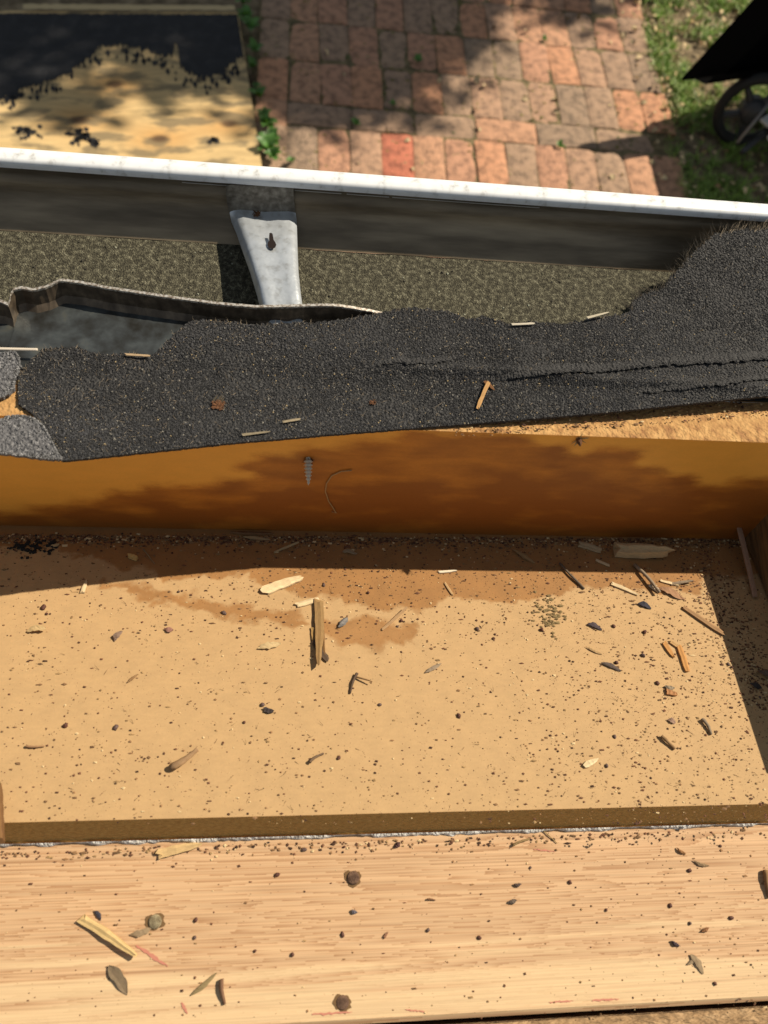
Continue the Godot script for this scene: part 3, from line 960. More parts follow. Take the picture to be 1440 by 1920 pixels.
	chip("wood_splinter", "pale metal-like sliver on the felt tear by the gutter", "splinter", on_felt(1098, 601) + Vector3(0, 0.003, 0), on_felt(1138, 592) + Vector3(0, 0.004, 0), 0.002, 0.001, [.62, .56, .44], 414)
	chip("wood_splinter", "narrow pale sliver under the lifted black felt flap", "splinter", on_felt(958, 612) + Vector3(0, 0.002, 0), on_felt(1000, 610) + Vector3(0, 0.002, 0), 0.002, 0.001, [.60, .55, .46], 415)
	chip("wood_splinter", "small buff sliver low on the felt above bare fascia", "splinter", on_felt(455, 818) + Vector3(0, 0.0015, 0), on_felt(505, 812) + Vector3(0, 0.0015, 0), 0.0018, 0.001, [.30, .25, .17], 416)
	chip("wood_splinter", "slim buff sliver on the felt uphill of the screw tip", "splinter", on_felt(530, 794) + Vector3(0, 0.0015, 0), on_felt(562, 788) + Vector3(0, 0.0015, 0), 0.002, 0.001, [.34, .28, .19], 417)

func grit_mesh() -> ArrayMesh:
	var st := begin()
	var p := [Vector3(1, 0, 0), Vector3(-1, 0.1, 0), Vector3(0, 1, 0.1), Vector3(0.1, -1, 0), Vector3(0, 0, 1), Vector3(0.1, 0.2, -1)]
	for s in [[0, 2, 4], [4, 2, 1], [1, 2, 5], [5, 2, 0], [0, 4, 3], [4, 1, 3], [1, 5, 3], [5, 0, 3]]:
		tri(st, p[s[0]], p[s[1]], p[s[2]], p[s[0]] + p[s[1]] + p[s[2]])
	return done(st)

func add_hair(st: SurfaceTool, p: Vector3, d: Vector3, l: float, w: float) -> void:
	var side := d.cross(Vector3(0.2, 1, 0.3)).normalized() * w
	var up := side.cross(d).normalized() * w
	var bend := Vector3(rng.randf_range(-1, 1), rng.randf_range(-0.2, 0.8), rng.randf_range(-1, 1)) * l * 0.35
	var m := p + d * l * 0.55
	var e := p + d * l + bend
	quad(st, p - side, p + side, m + side * 0.7, m - side * 0.7, up)
	tri(st, m - side * 0.7, m + side * 0.7, e, up)
	quad(st, p - up, p + up, m + up * 0.7, m - up * 0.7, side)
	tri(st, m - up * 0.7, m + up * 0.7, e, side)

func add_lump(st: SurfaceTool, at: Vector3, r: Vector3, sd: int) -> void:
	var g := []
	for i in 7:
		var line := []
		for k in 12:
			var lat := -PI * 0.5 + PI * i / 6.0
			var lon := TAU * k / 12.0
			var d := Vector3(cos(lat) * cos(lon), sin(lat), cos(lat) * sin(lon))
			var f := 1.0 + 0.45 * n1.get_noise_3d(d.x * 90 + sd * 40, d.y * 90, d.z * 90) + 0.35 * n1.get_noise_3d(d.x * 260 + sd * 40, d.y * 260, d.z * 260)
			line.append(at + d * r * f)
		g.append(line)
	for i in 6:
		for k in 12:
			var k2 := (k + 1) % 12
			quad(st, g[i][k], g[i][k2], g[i + 1][k2], g[i + 1][k], (g[i][k] + g[i + 1][k2]) * 0.5 - at)

func scrap(called: String, label: String, pix: Array, lift: float) -> void:
	var flat := PackedVector2Array()
	var pts := []
	for i in pix.size():
		var a: Array = pix[i]
		var b: Array = pix[(i + 1) % pix.size()]
		for k in 6:
			var t := k / 6.0
			var jag := rng.randf_range(-2.2, 2.2)
			flat.append(Vector2(lerpf(a[0], b[0], t) + jag, lerpf(a[1], b[1], t) + jag * 0.6))
	for q in flat: pts.append(on_felt(q.x, q.y) + Vector3(0, 0.001 + lift + rng.randf() * 0.0005, 0))
	var idx := Geometry2D.triangulate_polygon(flat)
	var st := begin()
	var dn := Vector3(0, -0.003, 0)
	for i in range(0, idx.size(), 3):
		tri(st, pts[idx[i]], pts[idx[i + 1]], pts[idx[i + 2]], Vector3.UP)
	var c := Vector3.ZERO
	for p in pts: c += p
	c /= pts.size()
	for i in pts.size():
		var j := (i + 1) % pts.size()
		quad(st, pts[i], pts[j], pts[j] + dn, pts[i] + dn, (pts[i] as Vector3) - c)
	var t := thing(called, label, "shingle")
	obj("sheet", done(st), M.felt_grey, t)
	var mm := MultiMesh.new()
	mm.transform_format = MultiMesh.TRANSFORM_3D
	mm.use_colors = true
	mm.mesh = grit_mesh()
	mm.instance_count = 1500
	for i in 1500:
		var k := rng.randi_range(0, idx.size() / 3 - 1) * 3
		var u := rng.randf()
		var v := rng.randf() * (1.0 - u)
		var p: Vector3 = pts[idx[k]] * u + pts[idx[k + 1]] * v + pts[idx[k + 2]] * (1.0 - u - v)
		var s := rng.randf_range(0.0005, 0.0010)
		mm.set_instance_transform(i, Transform3D(Basis.from_euler(Vector3(rng.randf() * 6, rng.randf() * 6, 0)).scaled(Vector3.ONE * s), p))
		var g := 0.03 + 0.28 * pow(rng.randf(), 1.8)
		mm.set_instance_color(i, Color(g, g, g * 1.04))
	var mi := MultiMeshInstance3D.new()
	mi.name = "granules"
	mi.multimesh = mm
	mi.material_override = M.crumb
	t.add_child(mi)
	tag(mi, "", "", "", "stuff")

# ---------------------------------------------------------------- debris
func chip(called: String, label: String, category: String, a: Vector3, b: Vector3, wid: float, thick: float, col: Array, sd: int, group := "", shape := 0, up := Vector3.UP) -> MeshInstance3D:
	# shape 0: splinter with ragged ends, 1: curled leaf or flake, 2: rounded twig
	var r := RandomNumberGenerator.new()
	r.seed = sd
	var l := a.distance_to(b)
	var x := (b - a).normalized()
	var z := x.cross(up).normalized()
	var y := z.cross(x).normalized()
	var st := begin(shape == 2)
	var n := 9 if shape != 2 else 7
	var secs := []
	var lean := r.randf_range(-0.25, 0.25)
	for i in n + 1:
		var t := i / float(n)
		var w := wid * 0.5
		var h := thick * 0.55
		if shape == 0:
			w *= 1.0 + 0.16 * n1.get_noise_2d(t * 260.0, sd * 7.0) - 0.30 * pow(t, 9.0) - (0.4 * t * t if sd % 2 == 0 else 0.15 * (1.0 - t)) + r.randf_range(-0.02, 0.02)
		elif shape == 1:
			w *= pow(sin(PI * clampf(t * 0.94 + 0.03, 0.0, 1.0)), 0.65) * r.randf_range(0.75, 1.1)
		else:
			w *= r.randf_range(0.8, 1.1) * (1.0 - 0.35 * t)
		var cx := (t - 0.5) * l
		var cz := wid * lean * sin(t * 4.0) * (0.35 if shape == 0 else 1.0) + (r.randf_range(-0.03, 0.03) * wid)
		var curl := 0.0
		if shape == 1: curl = wid * 0.16
		var cy := 0.0 + (0.0 if shape == 0 else wid * 0.12 * sin(t * PI * 1.4))
		if shape == 2:
			var ring := []
			for k in 7:
				var q := TAU * k / 7.0
				ring.append(Vector3(cx, cy + w + sin(q) * w, cz + cos(q) * w))
			secs.append(ring)
		else:
			var e := r.randf_range(-0.3, 0.3) * wid if (i == 0 or i == n) else 0.0
			if shape == 0:
				# flat-topped sliver with square arrises and torn, slanting ends
				var cut := (t - 0.5) * wid * lean * 3.0
				var g1 := r.randf_range(-0.55, 0.55) * wid if (i == 0 or i == n) else 0.0
				var g2 := r.randf_range(-0.55, 0.55) * wid if (i == 0 or i == n) else 0.0
				var hh := h * (1.0 + 0.35 * n1.get_noise_2d(t * 300.0 + 50.0, sd * 3.0))
				secs.append([Vector3(cx + cut * 0.0, cy, cz - w), Vector3(cx + e, cy + hh * 0.9, cz - w * 0.95), Vector3(cx + g1, cy + hh * 1.05, cz - w * 0.3), Vector3(cx + g2, cy + hh * 0.85, cz + w * 0.35), Vector3(cx - e, cy + hh * 0.8, cz + w * 0.95), Vector3(cx, cy, cz + w)])
			else: secs.append([Vector3(cx + e, cy + curl, cz - w), Vector3(cx - e * 0.4, cy + h + r.randf_range(-0.15, 0.2) * thick, cz - w * 0.35), Vector3(cx + e * 0.8, cy + h * r.randf_range(0.7, 1.05), cz + w * 0.4), Vector3(cx - e, cy + curl * 0.8, cz + w), Vector3(cx, cy - thick * 0.1, cz)])
	var shade := []
	for i in n + 1: shade.append(r.randf_range(0.82, 1.12))
	var base := Color(col[0], col[1], col[2])
	for i in n:
		var m: int = secs[i].size()
		for k in m:
			var k2 := (k + 1) % m
			var v: float = shade[(k * 3 + sd) % (n + 1)] * r.randf_range(0.97, 1.03)
			st.set_color(Color(base.r * v, base.g * v, base.b * v))
			var cen: Vector3 = Vector3.ZERO
			for q in secs[i]: cen += q
			cen /= m
			quad(st, secs[i][k], secs[i][k2], secs[i + 1][k2], secs[i + 1][k], (secs[i][k] + secs[i][k2]) * 0.5 - cen)
	for e in [0, n]:
		var m: int = secs[e].size()
		for k in range(1, m - 1):
			st.set_color(base)
			tri(st, secs[e][0], secs[e][k], secs[e][k + 1], Vector3(-1 if e == 0 else 1, 0, 0))
	var o := obj(called, done(st), M.chip, null, Transform3D(Basis(x, y, z), (a + b) * 0.5))
	tag(o, label, category, group)
	return o

func build_debris() -> void:
	var S := 0.00038   # metres per photo pixel on the panel
	var tan_ := [.60, .40, .20]
	var pale := [.74, .58, .36]
	var brown := [.28, .16, .07]
	var dark := [.11, .07, .045]
	var grey := [.29, .22, .155]
	var orange := [.56, .28, .09]
	var pink := [.42, .26, .18]
	# on the soffit panel: name, label, category, x1, y1, x2, y2, width px, thickness mm, colour, shape
	var list := [
		["wood_chip", "broad pale wood chip at the edge of the panel shade line", "wood chip", 498, 1109, 566, 1084, 23, 3.0, pale, 0],
		["wood_chip", "small pale chip touching the head of the upright brown splinter", "wood chip", 556, 1136, 598, 1125, 13, 2.0, pale, 0],
		["wood_splinter", "long brown splinter with frayed dark end across the panel stain", "splinter", 597, 1128, 598, 1250, 19, 4.0, [.33, .20, .08], 0],
		["wood_splinter", "dark frayed fibres at the foot of the long brown splinter", "splinter", 590, 1205, 612, 1238, 14, 2.5, dark, 0],
		["wood_splinter", "slim strip peeling off the long brown splinter", "splinter", 603, 1150, 608, 1232, 7, 3.0, [.26, .14, .05], 0],
		["wood_chip", "small amber chip beside the shaft of the long brown splinter", "wood chip", 586, 1178, 588, 1202, 8, 2.0, [.45, .28, .10], 0],
		["twig", "dark forked twig arm pointing down the tan panel", "twig", 669, 1265, 655, 1301, 6, 2.0, dark, 2],
		["twig", "thin twig arm branching off the dark forked twig", "twig", 667, 1271, 697, 1283, 4, 1.5, brown, 2],
		["bark_flake", "dark grey bark flake lying alone mid panel", "bark", 798, 1262, 826, 1246, 9, 1.5, grey, 1],
		["bark_flake", "long dark bark flake beside a round black pellet", "bark", 1128, 1245, 1164, 1258, 10, 2.0, [.11, .08, .07], 1],
		["wood_chip", "white pointed sliver on the shade line of the panel", "wood chip", 822, 1074, 856, 1071, 6, 1.2, [.78, .70, .55], 0],
		["wood_splinter", "thin curved tan sliver on the brown stain", "splinter", 834, 1094, 848, 1116, 5, 1.2, tan_, 0],
		["wood_chunk", "thick curled wood chunk against the fascia foot", "wood chunk", 1150, 1036, 1248, 1046, 28, 16.0, [.58, .43, .24], 0],
		["wood_chip", "blocky tan chip next to the thick curled chunk", "wood chip", 1084, 1022, 1126, 1034, 17, 4.0, [.56, .42, .25], 0],
		["bark_flake", "brown papery flake in the fascia shade", "bark", 962, 1032, 1000, 1056, 14, 1.5, [.34, .22, .10], 1],
		["wood_chip", "bright sliver just below the thick curled chunk", "wood chip", 1117, 1051, 1142, 1062, 7, 1.5, pale, 0],
		["twig", "grey crooked twig crossing the shade line", "twig", 1048, 1058, 1094, 1106, 7, 2.0, [.16, .12, .085], 2],
		["twig", "grey brown stick leaning on a reddish flake", "twig", 1188, 1062, 1234, 1116, 10, 2.2, grey, 2],
		["wood_chip", "straw coloured sliver near the rafter shade corner", "wood chip", 1145, 1095, 1194, 1116, 9, 2.0, pale, 0],
		["bark_flake", "reddish brown flake at the end of the grey stick", "bark", 1234, 1104, 1282, 1124, 20, 2.5, [.40, .22, .12], 1],
		["wood_chip", "cream nub between grey stick and reddish flake", "wood chip", 1218, 1098, 1236, 1112, 11, 3.0, [.72, .62, .48], 0],
		["wood_splinter", "pale sliver laid over the reddish flake", "splinter", 1238, 1090, 1272, 1098, 7, 1.6, pale, 0],
		["wood_splinter", "grey sliver reaching into the rafter shade", "splinter", 1258, 1096, 1296, 1094, 7, 1.6, grey, 0],
		["wood_splinter", "stout brown splinter pointing at the rafter shade", "splinter", 1280, 1140, 1354, 1190, 11, 3.0, [.36, .21, .10], 0],
		["wood_chip", "small orange chip beside a longer orange chip", "wood chip", 1244, 1206, 1262, 1234, 10, 2.5, orange, 0],
		["wood_chip", "longer orange chip with a pointed foot", "wood chip", 1272, 1214, 1288, 1260, 12, 3.0, orange, 0],
		["wood_splinter", "tan curl joining the two orange chips", "splinter", 1256, 1204, 1276, 1218, 8, 2.0, [.52, .32, .14], 0],
		["twig", "thick brown twig lying free on the clean panel", "twig", 322, 1443, 373, 1412, 13, 3.0, [.34, .21, .11], 2],
		["bark_flake", "slim dark sliver on the clean panel below the stain tail", "bark", 239, 1281, 259, 1265, 6, 1.2, brown, 1],
		["twig", "thin straight reddish twig on the clean panel", "twig", 50, 1401, 83, 1401, 5, 1.5, [.36, .21, .11], 2],
		["wood_chip", "short pale peg crossing the fascia shade line", "wood chip", 155, 1113, 163, 1090, 8, 2.5, pale, 0],
		["bark_flake", "buff papery flake near the long brown splinter", "bark", 485, 1216, 526, 1208, 16, 1.2, [.62, .46, .25], 1],
		["bark_flake", "buff folded flake alone below the shade line", "bark", 52, 1186, 88, 1182, 14, 1.2, [.60, .43, .22], 1],
		["twig", "short dark twig on the lower panel below the stain", "twig", 580, 1431, 606, 1413, 6, 2.0, [.16, .10, .06], 2],
		["wood_chip", "cream chip alone on the lower panel", "wood chip", 1097, 1436, 1118, 1426, 11, 2.5, [.72, .58, .36], 0],
		["twig", "brown twig on the panel near the rafter shade", "twig", 1238, 1382, 1264, 1406, 8, 2.2, [.28, .17, .08], 2],
		["twig", "curled grey stem on the crumb covered panel corner", "twig", 1314, 1350, 1334, 1378, 8, 2.2, [.30, .23, .16], 2],
		["wood_splinter", "faint buff splinter lying across the stain spot", "splinter", 717, 1181, 762, 1144, 6, 1.2, [.46, .29, .15], 0],
		["bark_flake", "thin tan sliver above the blue black flake cluster", "bark", 1098, 1214, 1128, 1228, 6, 1.2, [.50, .33, .16], 1],
		["bark_flake", "blue black shiny flake under the straw sliver", "bark", 1196, 1134, 1220, 1140, 14, 2.0, [.03, .028, .045], 1],
		["bark_flake", "star shaped dark flake on the crumb strewn panel", "bark", 1100, 1172, 1128, 1180, 12, 2.0, [.07, .05, .06], 1],
		["bird_dropping", "black and white dropping on the stain spot", "dropping", 634, 1178, 652, 1160, 14, 3.0, [.20, .19, .19], 1],
		["bark_flake", "mauve brown flake on the clean panel below shade", "bark", 217, 1202, 228, 1188, 12, 1.6, [.30, .20, .15], 1],
		["bark_flake", "round mauve flake below the stain tail", "bark", 310, 1181, 324, 1183, 11, 1.6, [.26, .13, .10], 1],
		["wood_chip", "black chip standing clear on the lower panel", "wood chip", 497, 1332, 512, 1336, 10, 2.2, [.04, .03, .03], 0],
		["bark_flake", "pale flake lying in the fascia shade", "bark", 456, 1008, 506, 1013, 10, 1.5, [.48, .34, .18], 1],
		["bark_flake", "curved brown peel hugging the fascia foot", "bark", 432, 1000, 512, 1002, 12, 3.0, [.20, .10, .04], 1],
		["wood_splinter", "thin pale sliver in the shade beside a round flake", "splinter", 514, 1037, 560, 1022, 5, 1.4, [.52, .40, .22], 0],
		["bark_flake", "round grey flake in the shade near the thin sliver", "bark", 642, 1036, 668, 1038, 12, 1.5, [.36, .28, .18], 1],
		["wood_chip", "yellow chip in the shade beside a fine stem", "wood chip", 243, 1044, 258, 1050, 12, 3.0, [.66, .45, .17], 0],
		["twig", "fine stem leaning beside the yellow chip", "twig", 268, 1030, 290, 1058, 3, 1.0, [.34, .24, .13], 2],
		["bark_flake", "cream flake in the shade near the black tar patch", "bark", 98, 1024, 112, 1022, 9, 1.5, [.52, .40, .22], 1],
		["bark_flake", "grey crescent flake deep in the rafter shade", "bark", 1424, 1262, 1446, 1272, 20, 3.0, [.15, .10, .08], 1],
		["bark_flake", "dark four lobed flake in the rafter shade", "bark", 1408, 1284, 1426, 1290, 16, 2.0, [.05, .04, .04], 1],
		["bark_flake", "mauve flake near the brown twig by rafter shade", "bark", 1252, 1350, 1266, 1356, 12, 1.5, [.30, .19, .14], 1],
		["bark_flake", "shell like grey flake among pebbles near orange chips", "bark", 1244, 1288, 1264, 1292, 10, 2.4, [.30, .24, .17], 1],
		["wood_chip", "russet chip under the shell like grey flake", "wood chip", 1248, 1298, 1268, 1304, 12, 3.0, [.42, .20, .08], 0],
	]
	var i := 0
	for d in list:
		var a := on_board(d[3], d[4]) + sn * 0.0006
		var b := on_board(d[5], d[6]) + sn * (0.0006 + (0.003 if i % 5 == 2 else 0.0))
		chip(d[0], d[1], d[2], a, b, d[7] * S, d[8] * 0.001, d[9], 1000 + i, "", d[10], sn)
		i += 1
	# long pale splinter leaning from panel to rafter
	chip("wood_splinter", "long pinkish splinter leaning against the dark rafter", "splinter", on_board(1413, 1122) + sn * 0.002, on_board(1364, 1004) + sn * 0.020, 13 * S, 0.002, pink, 2001)
	# on the plate
	var P := 0.00033
	var plist := [
		["wood_splinter", "long straw splinter pointing at a red crayon mark", "splinter", 154, 1722, 259, 1790, 17, 4.0, [.66, .47, .22], 0],
		["dead_leaf", "grey brown leaf tip curled on the pine plate", "leaf", 204, 1812, 240, 1860, 22, 1.4, [.20, .145, .09], 1],
		["dead_leaf", "thin olive leaf sliver beside a brown stick", "leaf", 358, 1866, 406, 1826, 9, 1.2, [.30, .225, .11], 1],
		["twig", "straight brown stick beside the olive leaf sliver", "twig", 416, 1835, 420, 1883, 10, 3.0, [.20, .105, .06], 2],
		["dead_leaf", "pointed grey leaf scrap with one side lobe on plate", "leaf", 1293, 1790, 1319, 1824, 13, 1.4, [.34, .245, .15], 1],
		["dead_leaf", "small side lobe of the pointed grey leaf scrap", "leaf", 1288, 1808, 1304, 1794, 7, 1.0, [.30, .22, .14], 1],
		["wood_chip", "broken pale chip along the caulk line", "wood chip", 298, 1602, 372, 1583, 18, 4.0, [.62, .43, .21], 0],
		["bark_flake", "grey wedge flake beside the putty covered nail", "bark", 246, 1752, 284, 1742, 13, 1.6, [.28, .20, .12], 1],
		["bark_flake", "blue black flake at the head of the straw splinter", "bark", 178, 1708, 190, 1724, 9, 1.8, [.05, .045, .065], 1],
		["dead_leaf", "bent brown leaf stalk with grey scrap on plate", "leaf", 1300, 1614, 1328, 1625, 8, 1.4, [.30, .20, .11], 1],
		["twig", "stubby brown stick at the plate near house corner", "twig", 1432, 1631, 1440, 1682, 12, 3.0, [.30, .17, .08], 2],
		["twig", "slim green brown twig beside the caulk line", "twig", 960, 1585, 992, 1572, 6, 2.0, [.24, .16, .07], 2],
		["twig", "fine straw stem slanting below the caulk line", "twig", 1016, 1556, 1044, 1581, 3, 1.0, [.40, .28, .12], 2],
		["bark_flake", "brown seed husk below the caulk line", "bark", 1268, 1590, 1284, 1602, 8, 2.4, [.30, .15, .06], 1],
		["bark_flake", "dark oval husk on the plate near leaf scrap", "bark", 1258, 1764, 1272, 1774, 9, 2.6, [.06, .04, .05], 1],
		["bark_flake", "rusty oval husk on the grainy plate", "bark", 1314, 1746, 1328, 1740, 8, 2.4, [.26, .12, .05], 1],
		["bark_flake", "ringed dark husk on the middle of plate", "bark", 963, 1658, 976, 1659, 8, 2.4, [.10, .07, .06], 1],
		["bark_flake", "grey striped husk below the ringed dark husk", "bark", 952, 1692, 968, 1688, 9, 2.0, [.13, .10, .08], 1],
		["bark_flake", "dark husk touching the caulk near a grey pebble", "bark", 740, 1588, 750, 1580, 10, 3.0, [.09, .04, .04], 1],
		["bark_flake", "bluish pebble like flake below the round nail head", "bark", 659, 1706, 668, 1712, 9, 2.6, [.14, .13, .16], 1],
		["wood_chip", "rust speck chip on the plate between nails", "wood chip", 720, 1758, 726, 1748, 5, 1.8, [.30, .15, .09], 0],
		["twig", "thin dark sliver on the plate grain", "twig", 800, 1686, 816, 1687, 4, 1.4, [.20, .10, .05], 2],
	]
	i = 0
	for d in plist:
		chip(d[0], d[1], d[2], on_plank(d[3], d[4]) + Vector3(0, 0.0005, 0), on_plank(d[5], d[6]) + Vector3(0, 0.0005 + (0.003 if i == 0 else 0.0), 0), d[7] * P, d[8] * 0.001, d[9], 3000 + i, "", d[10])
		i += 1
	# broken brown offcut at the panel corner
	chip("broken_batten", "broken brown batten end standing at the panel corner", "batten", on_board(2, 1588) + sn * 0.004, on_board(-4, 1478) + sn * 0.004, 20 * S, 0.012, [.22, .11, .04], 4001, "", 0, sn)
	# round pellets that only their place tells apart
	for q in [[82, 1140], [88, 1152], [335, 1110], [420, 1150], [690, 1112], [607, 1098], [752, 1165], [745, 1175], [1150, 1175], [1155, 1243], [894, 1180], [925, 1198], [928, 1190], [860, 1343], [712, 1322], [635, 1422], [458, 1355], [1152, 1382], [1137, 1437], [1424, 1308], [1232, 1282], [1205, 1230], [1208, 1186], [492, 1322], [1372, 1252], [1365, 1246], [1015, 1182], [123, 1361], [217, 1365]]:
		pellet(on_board(q[0], q[1]), sn, rng.randf_range(0.0008, 0.0016), "small dark round pellet lying on the tan soffit panel", "pellets on the soffit panel")
	for q in [[645, 1588], [570, 1593], [520, 1640], [802, 1744], [898, 1758], [367, 1725], [365, 1758], [548, 1790], [642, 1752], [1256, 1698], [1293, 1731], [1370, 1721], [1340, 1844], [1068, 1654], [994, 1627], [478, 1783], [1136, 1706], [1350, 1586], [1292, 1632]]:
		pellet(on_plank(q[0], q[1]), Vector3.UP, rng.randf_range(0.0007, 0.0012), "tiny dark round pellet lying on the pine top plate", "pellets on the top plate")
	# uncounted crumbs, dust and fibres
	crumbs()

func pellet(at: Vector3, up: Vector3, r: float, label: String, group: String) -> void:
	var st := begin(true)
	add_lump(st, Vector3.ZERO, Vector3(r * rng.randf_range(0.9, 1.5), r * 0.8, r), rng.randi_range(1, 900))
	var o := obj("pellet", done(st), mat(lin(.085, .030, .018) if rng.randf() < 0.6 else lin(.10, .06, .05), 0.7), null, Transform3D(Basis(Vector3.UP, rng.randf() * TAU), at + up * r * 0.55))
	tag(o, label, "pellet", group)

func crumbs() -> void:
	var tr := []
	var cl := []
	var put := func(p: Vector3, up: Vector3, s: float, c: Color):
		var b := Basis.from_euler(Vector3(rng.randf_range(-0.5, 0.5), rng.randf() * TAU, rng.randf_range(-0.5, 0.5))).scaled(Vector3(s * rng.randf_range(0.8, 1.0 + 1.8 * pow(rng.randf(), 3.0)), s * 0.5, s * rng.randf_range(0.6, 1.0)))
		tr.append(Transform3D(b, p + up * s * 0.3))
		cl.append(c)
	var tint := func() -> Color:
		var r := rng.randf()
		if r < 0.45: return Color(.115, .048, .024) * rng.randf_range(0.35, 1.5)
		if r < 0.78: return Color(.20, .11, .05) * rng.randf_range(0.6, 1.5)
		if r < 0.92: return Color(.30, .19, .085) * rng.randf_range(0.7, 1.3)
		return Color(.62, .47, .26)
	# on the panel: denser to the rafter and along the fascia foot
	for i in 34000:
		var x := rng.randf_range(-60, 1500)
		var y := rng.randf_range(1000, 1545)
		var d := 0.20
		d += 0.75 * smoothstep(820.0, 1350.0, x) * (1.0 - 0.55 * smoothstep(1250.0, 1500.0, y))
		d += 0.45 * smoothstep(1230.0, 1080.0, y) * smoothstep(300.0, 700.0, x)
		d += 0.5 * smoothstep(1060.0, 1010.0, y)
		d += 0.18 * smoothstep(1230.0, 1130.0, y)
		d *= 0.55 + 0.9 * clampf(n1.get_noise_2d(x * 2.2, y * 2.2) + 0.45, 0.0, 1.4)
		if rng.randf() > d: continue
		var s := 0.00022 + 0.00105 * pow(rng.randf(), 5.0)
		put.call(on_board(x, y), sn, s, tint.call())
	for i in 3000:   # heap along the foot of the fascia and rafter
		var x := rng.randf_range(-40, 1400)
		put.call(on_board(x, 1003 + 0.012 * x * 0.5 + absf(rng.randfn(0.0, 9.0))), sn, rng.randf_range(0.0004, 0.0014), tint.call())
	for i in 900:
		var t := rng.randf()
		put.call(on_board(lerpf(1300, 1445, t) + rng.randfn(0.0, 26.0), lerpf(1020, 1330, t)), sn, rng.randf_range(0.0004, 0.0013), tint.call())
	for i in 70:    # black tar patch in the shade
		put.call(on_board(60 + rng.randfn(0.0, 24.0), 1026 + rng.randfn(0.0, 8.0)), sn, rng.randf_range(0.0008, 0.0022), Color(.012, .010, .009))
	for i in 90:
		put.call(on_board(1032 + rng.randfn(0.0, 14.0), 1150 + rng.randfn(0.0, 16.0)), sn, rng.randf_range(0.0006, 0.0020), Color(.20, .14, .06))
	# on the plate
	for i in 2600:
		var x := rng.randf_range(-40, 1480)
		var y := rng.randf_range(1590, 1910)
		var d := 0.22 + 0.6 * smoothstep(1640.0, 1592.0, y) + 0.35 * smoothstep(1000.0, 1400.0, x)
		if rng.randf() > d: continue
		put.call(on_plank(x, y), Vector3.UP, 0.00025 + 0.0009 * pow(rng.randf(), 3.0), tint.call())
	for i in 330:
		var x := rng.randf_range(-20, 1440)
		put.call(on_plank(x, 1597 - 0.030 * x + absf(rng.randfn(0.0, 9.0))), Vector3.UP, rng.randf_range(0.0005, 0.0014), tint.call())
	# on the fascia's bare top edge
	for i in 620:
		var x := rng.randf_range(850, 1560)
		put.call(on_plane(x, lerpf(822, 775, (x - 850) / 650.0) - rng.randf() * 40.0, fas_up, fas_bot + fas_up * 0.1385), fas_up, 0.0004 + 0.0010 * pow(rng.randf(), 2.0), tint.call())
	var mm := MultiMesh.new()
	mm.transform_format = MultiMesh.TRANSFORM_3D
	mm.use_colors = true
	mm.mesh = grit_mesh()
	mm.instance_count = tr.size()
	for i in tr.size():
		mm.set_instance_transform(i, tr[i])
		mm.set_instance_color(i, cl[i])
	var mi := MultiMeshInstance3D.new()
	mi.name = "debris_crumbs"
	mi.multimesh = mm
	mi.material_override = M.crumb
	add_child(mi)
	tag(mi, "fine dark crumbs and bark dust strewn over panel and plate", "debris", "", "stuff")
	# loose fibres and dust threads
	var st := begin()
	for i in 700:
		var x := rng.randf_range(0, 1440)
		var y := rng.randf_range(1005, 1530)
		if rng.randf() > 0.3 + 0.6 * smoothstep(700.0, 1300.0, x): continue
		add_hair(st, on_board(x, y) + sn * 0.0004, Vector3(rng.randf_range(-1, 1), 0.05, rng.randf_range(-1, 1)).normalized(), rng.randf_range(0.0015, 0.0055), 0.00016)
	tag(obj("loose_fibres", done(st), mat(lin(.22, .13, .06), 0.9)), "short brown fibres scattered among the crumbs on the panel", "fibres", "", "stuff")

# ---------------------------------------------------------------- ground
func build_ground() -> void:
	var st := begin()
	quad(st, Vector3(-60, -0.045, 60), Vector3(60, -0.045, 60), Vector3(60, -0.045, -60), Vector3(-60, -0.045, -60), Vector3.UP)
	tag(obj("ground", done(st), M.soil), "", "", "", "structure")
	# uneven soil near the path
	st = begin(true)
	for j in 60:
		for k in 60:
			var v := []
			for q in [[j, k], [j + 1, k], [j + 1, k + 1], [j, k + 1]]:
				var x := lerpf(-2.6, 3.2, q[0] / 60.0)
				var z := lerpf(-5.0, -0.5, q[1] / 60.0)
				v.append(Vector3(x, -0.018 + 0.014 * n1.get_noise_2d(x * 260.0, z * 260.0), z))
			quad(st, v[0], v[1], v[2], v[3], Vector3.UP)
	tag(obj("soil_bed", done(st), M.soil), "", "", "", "structure")
	brick_path()
	plywood()
	plants()
	cart()
	tree()

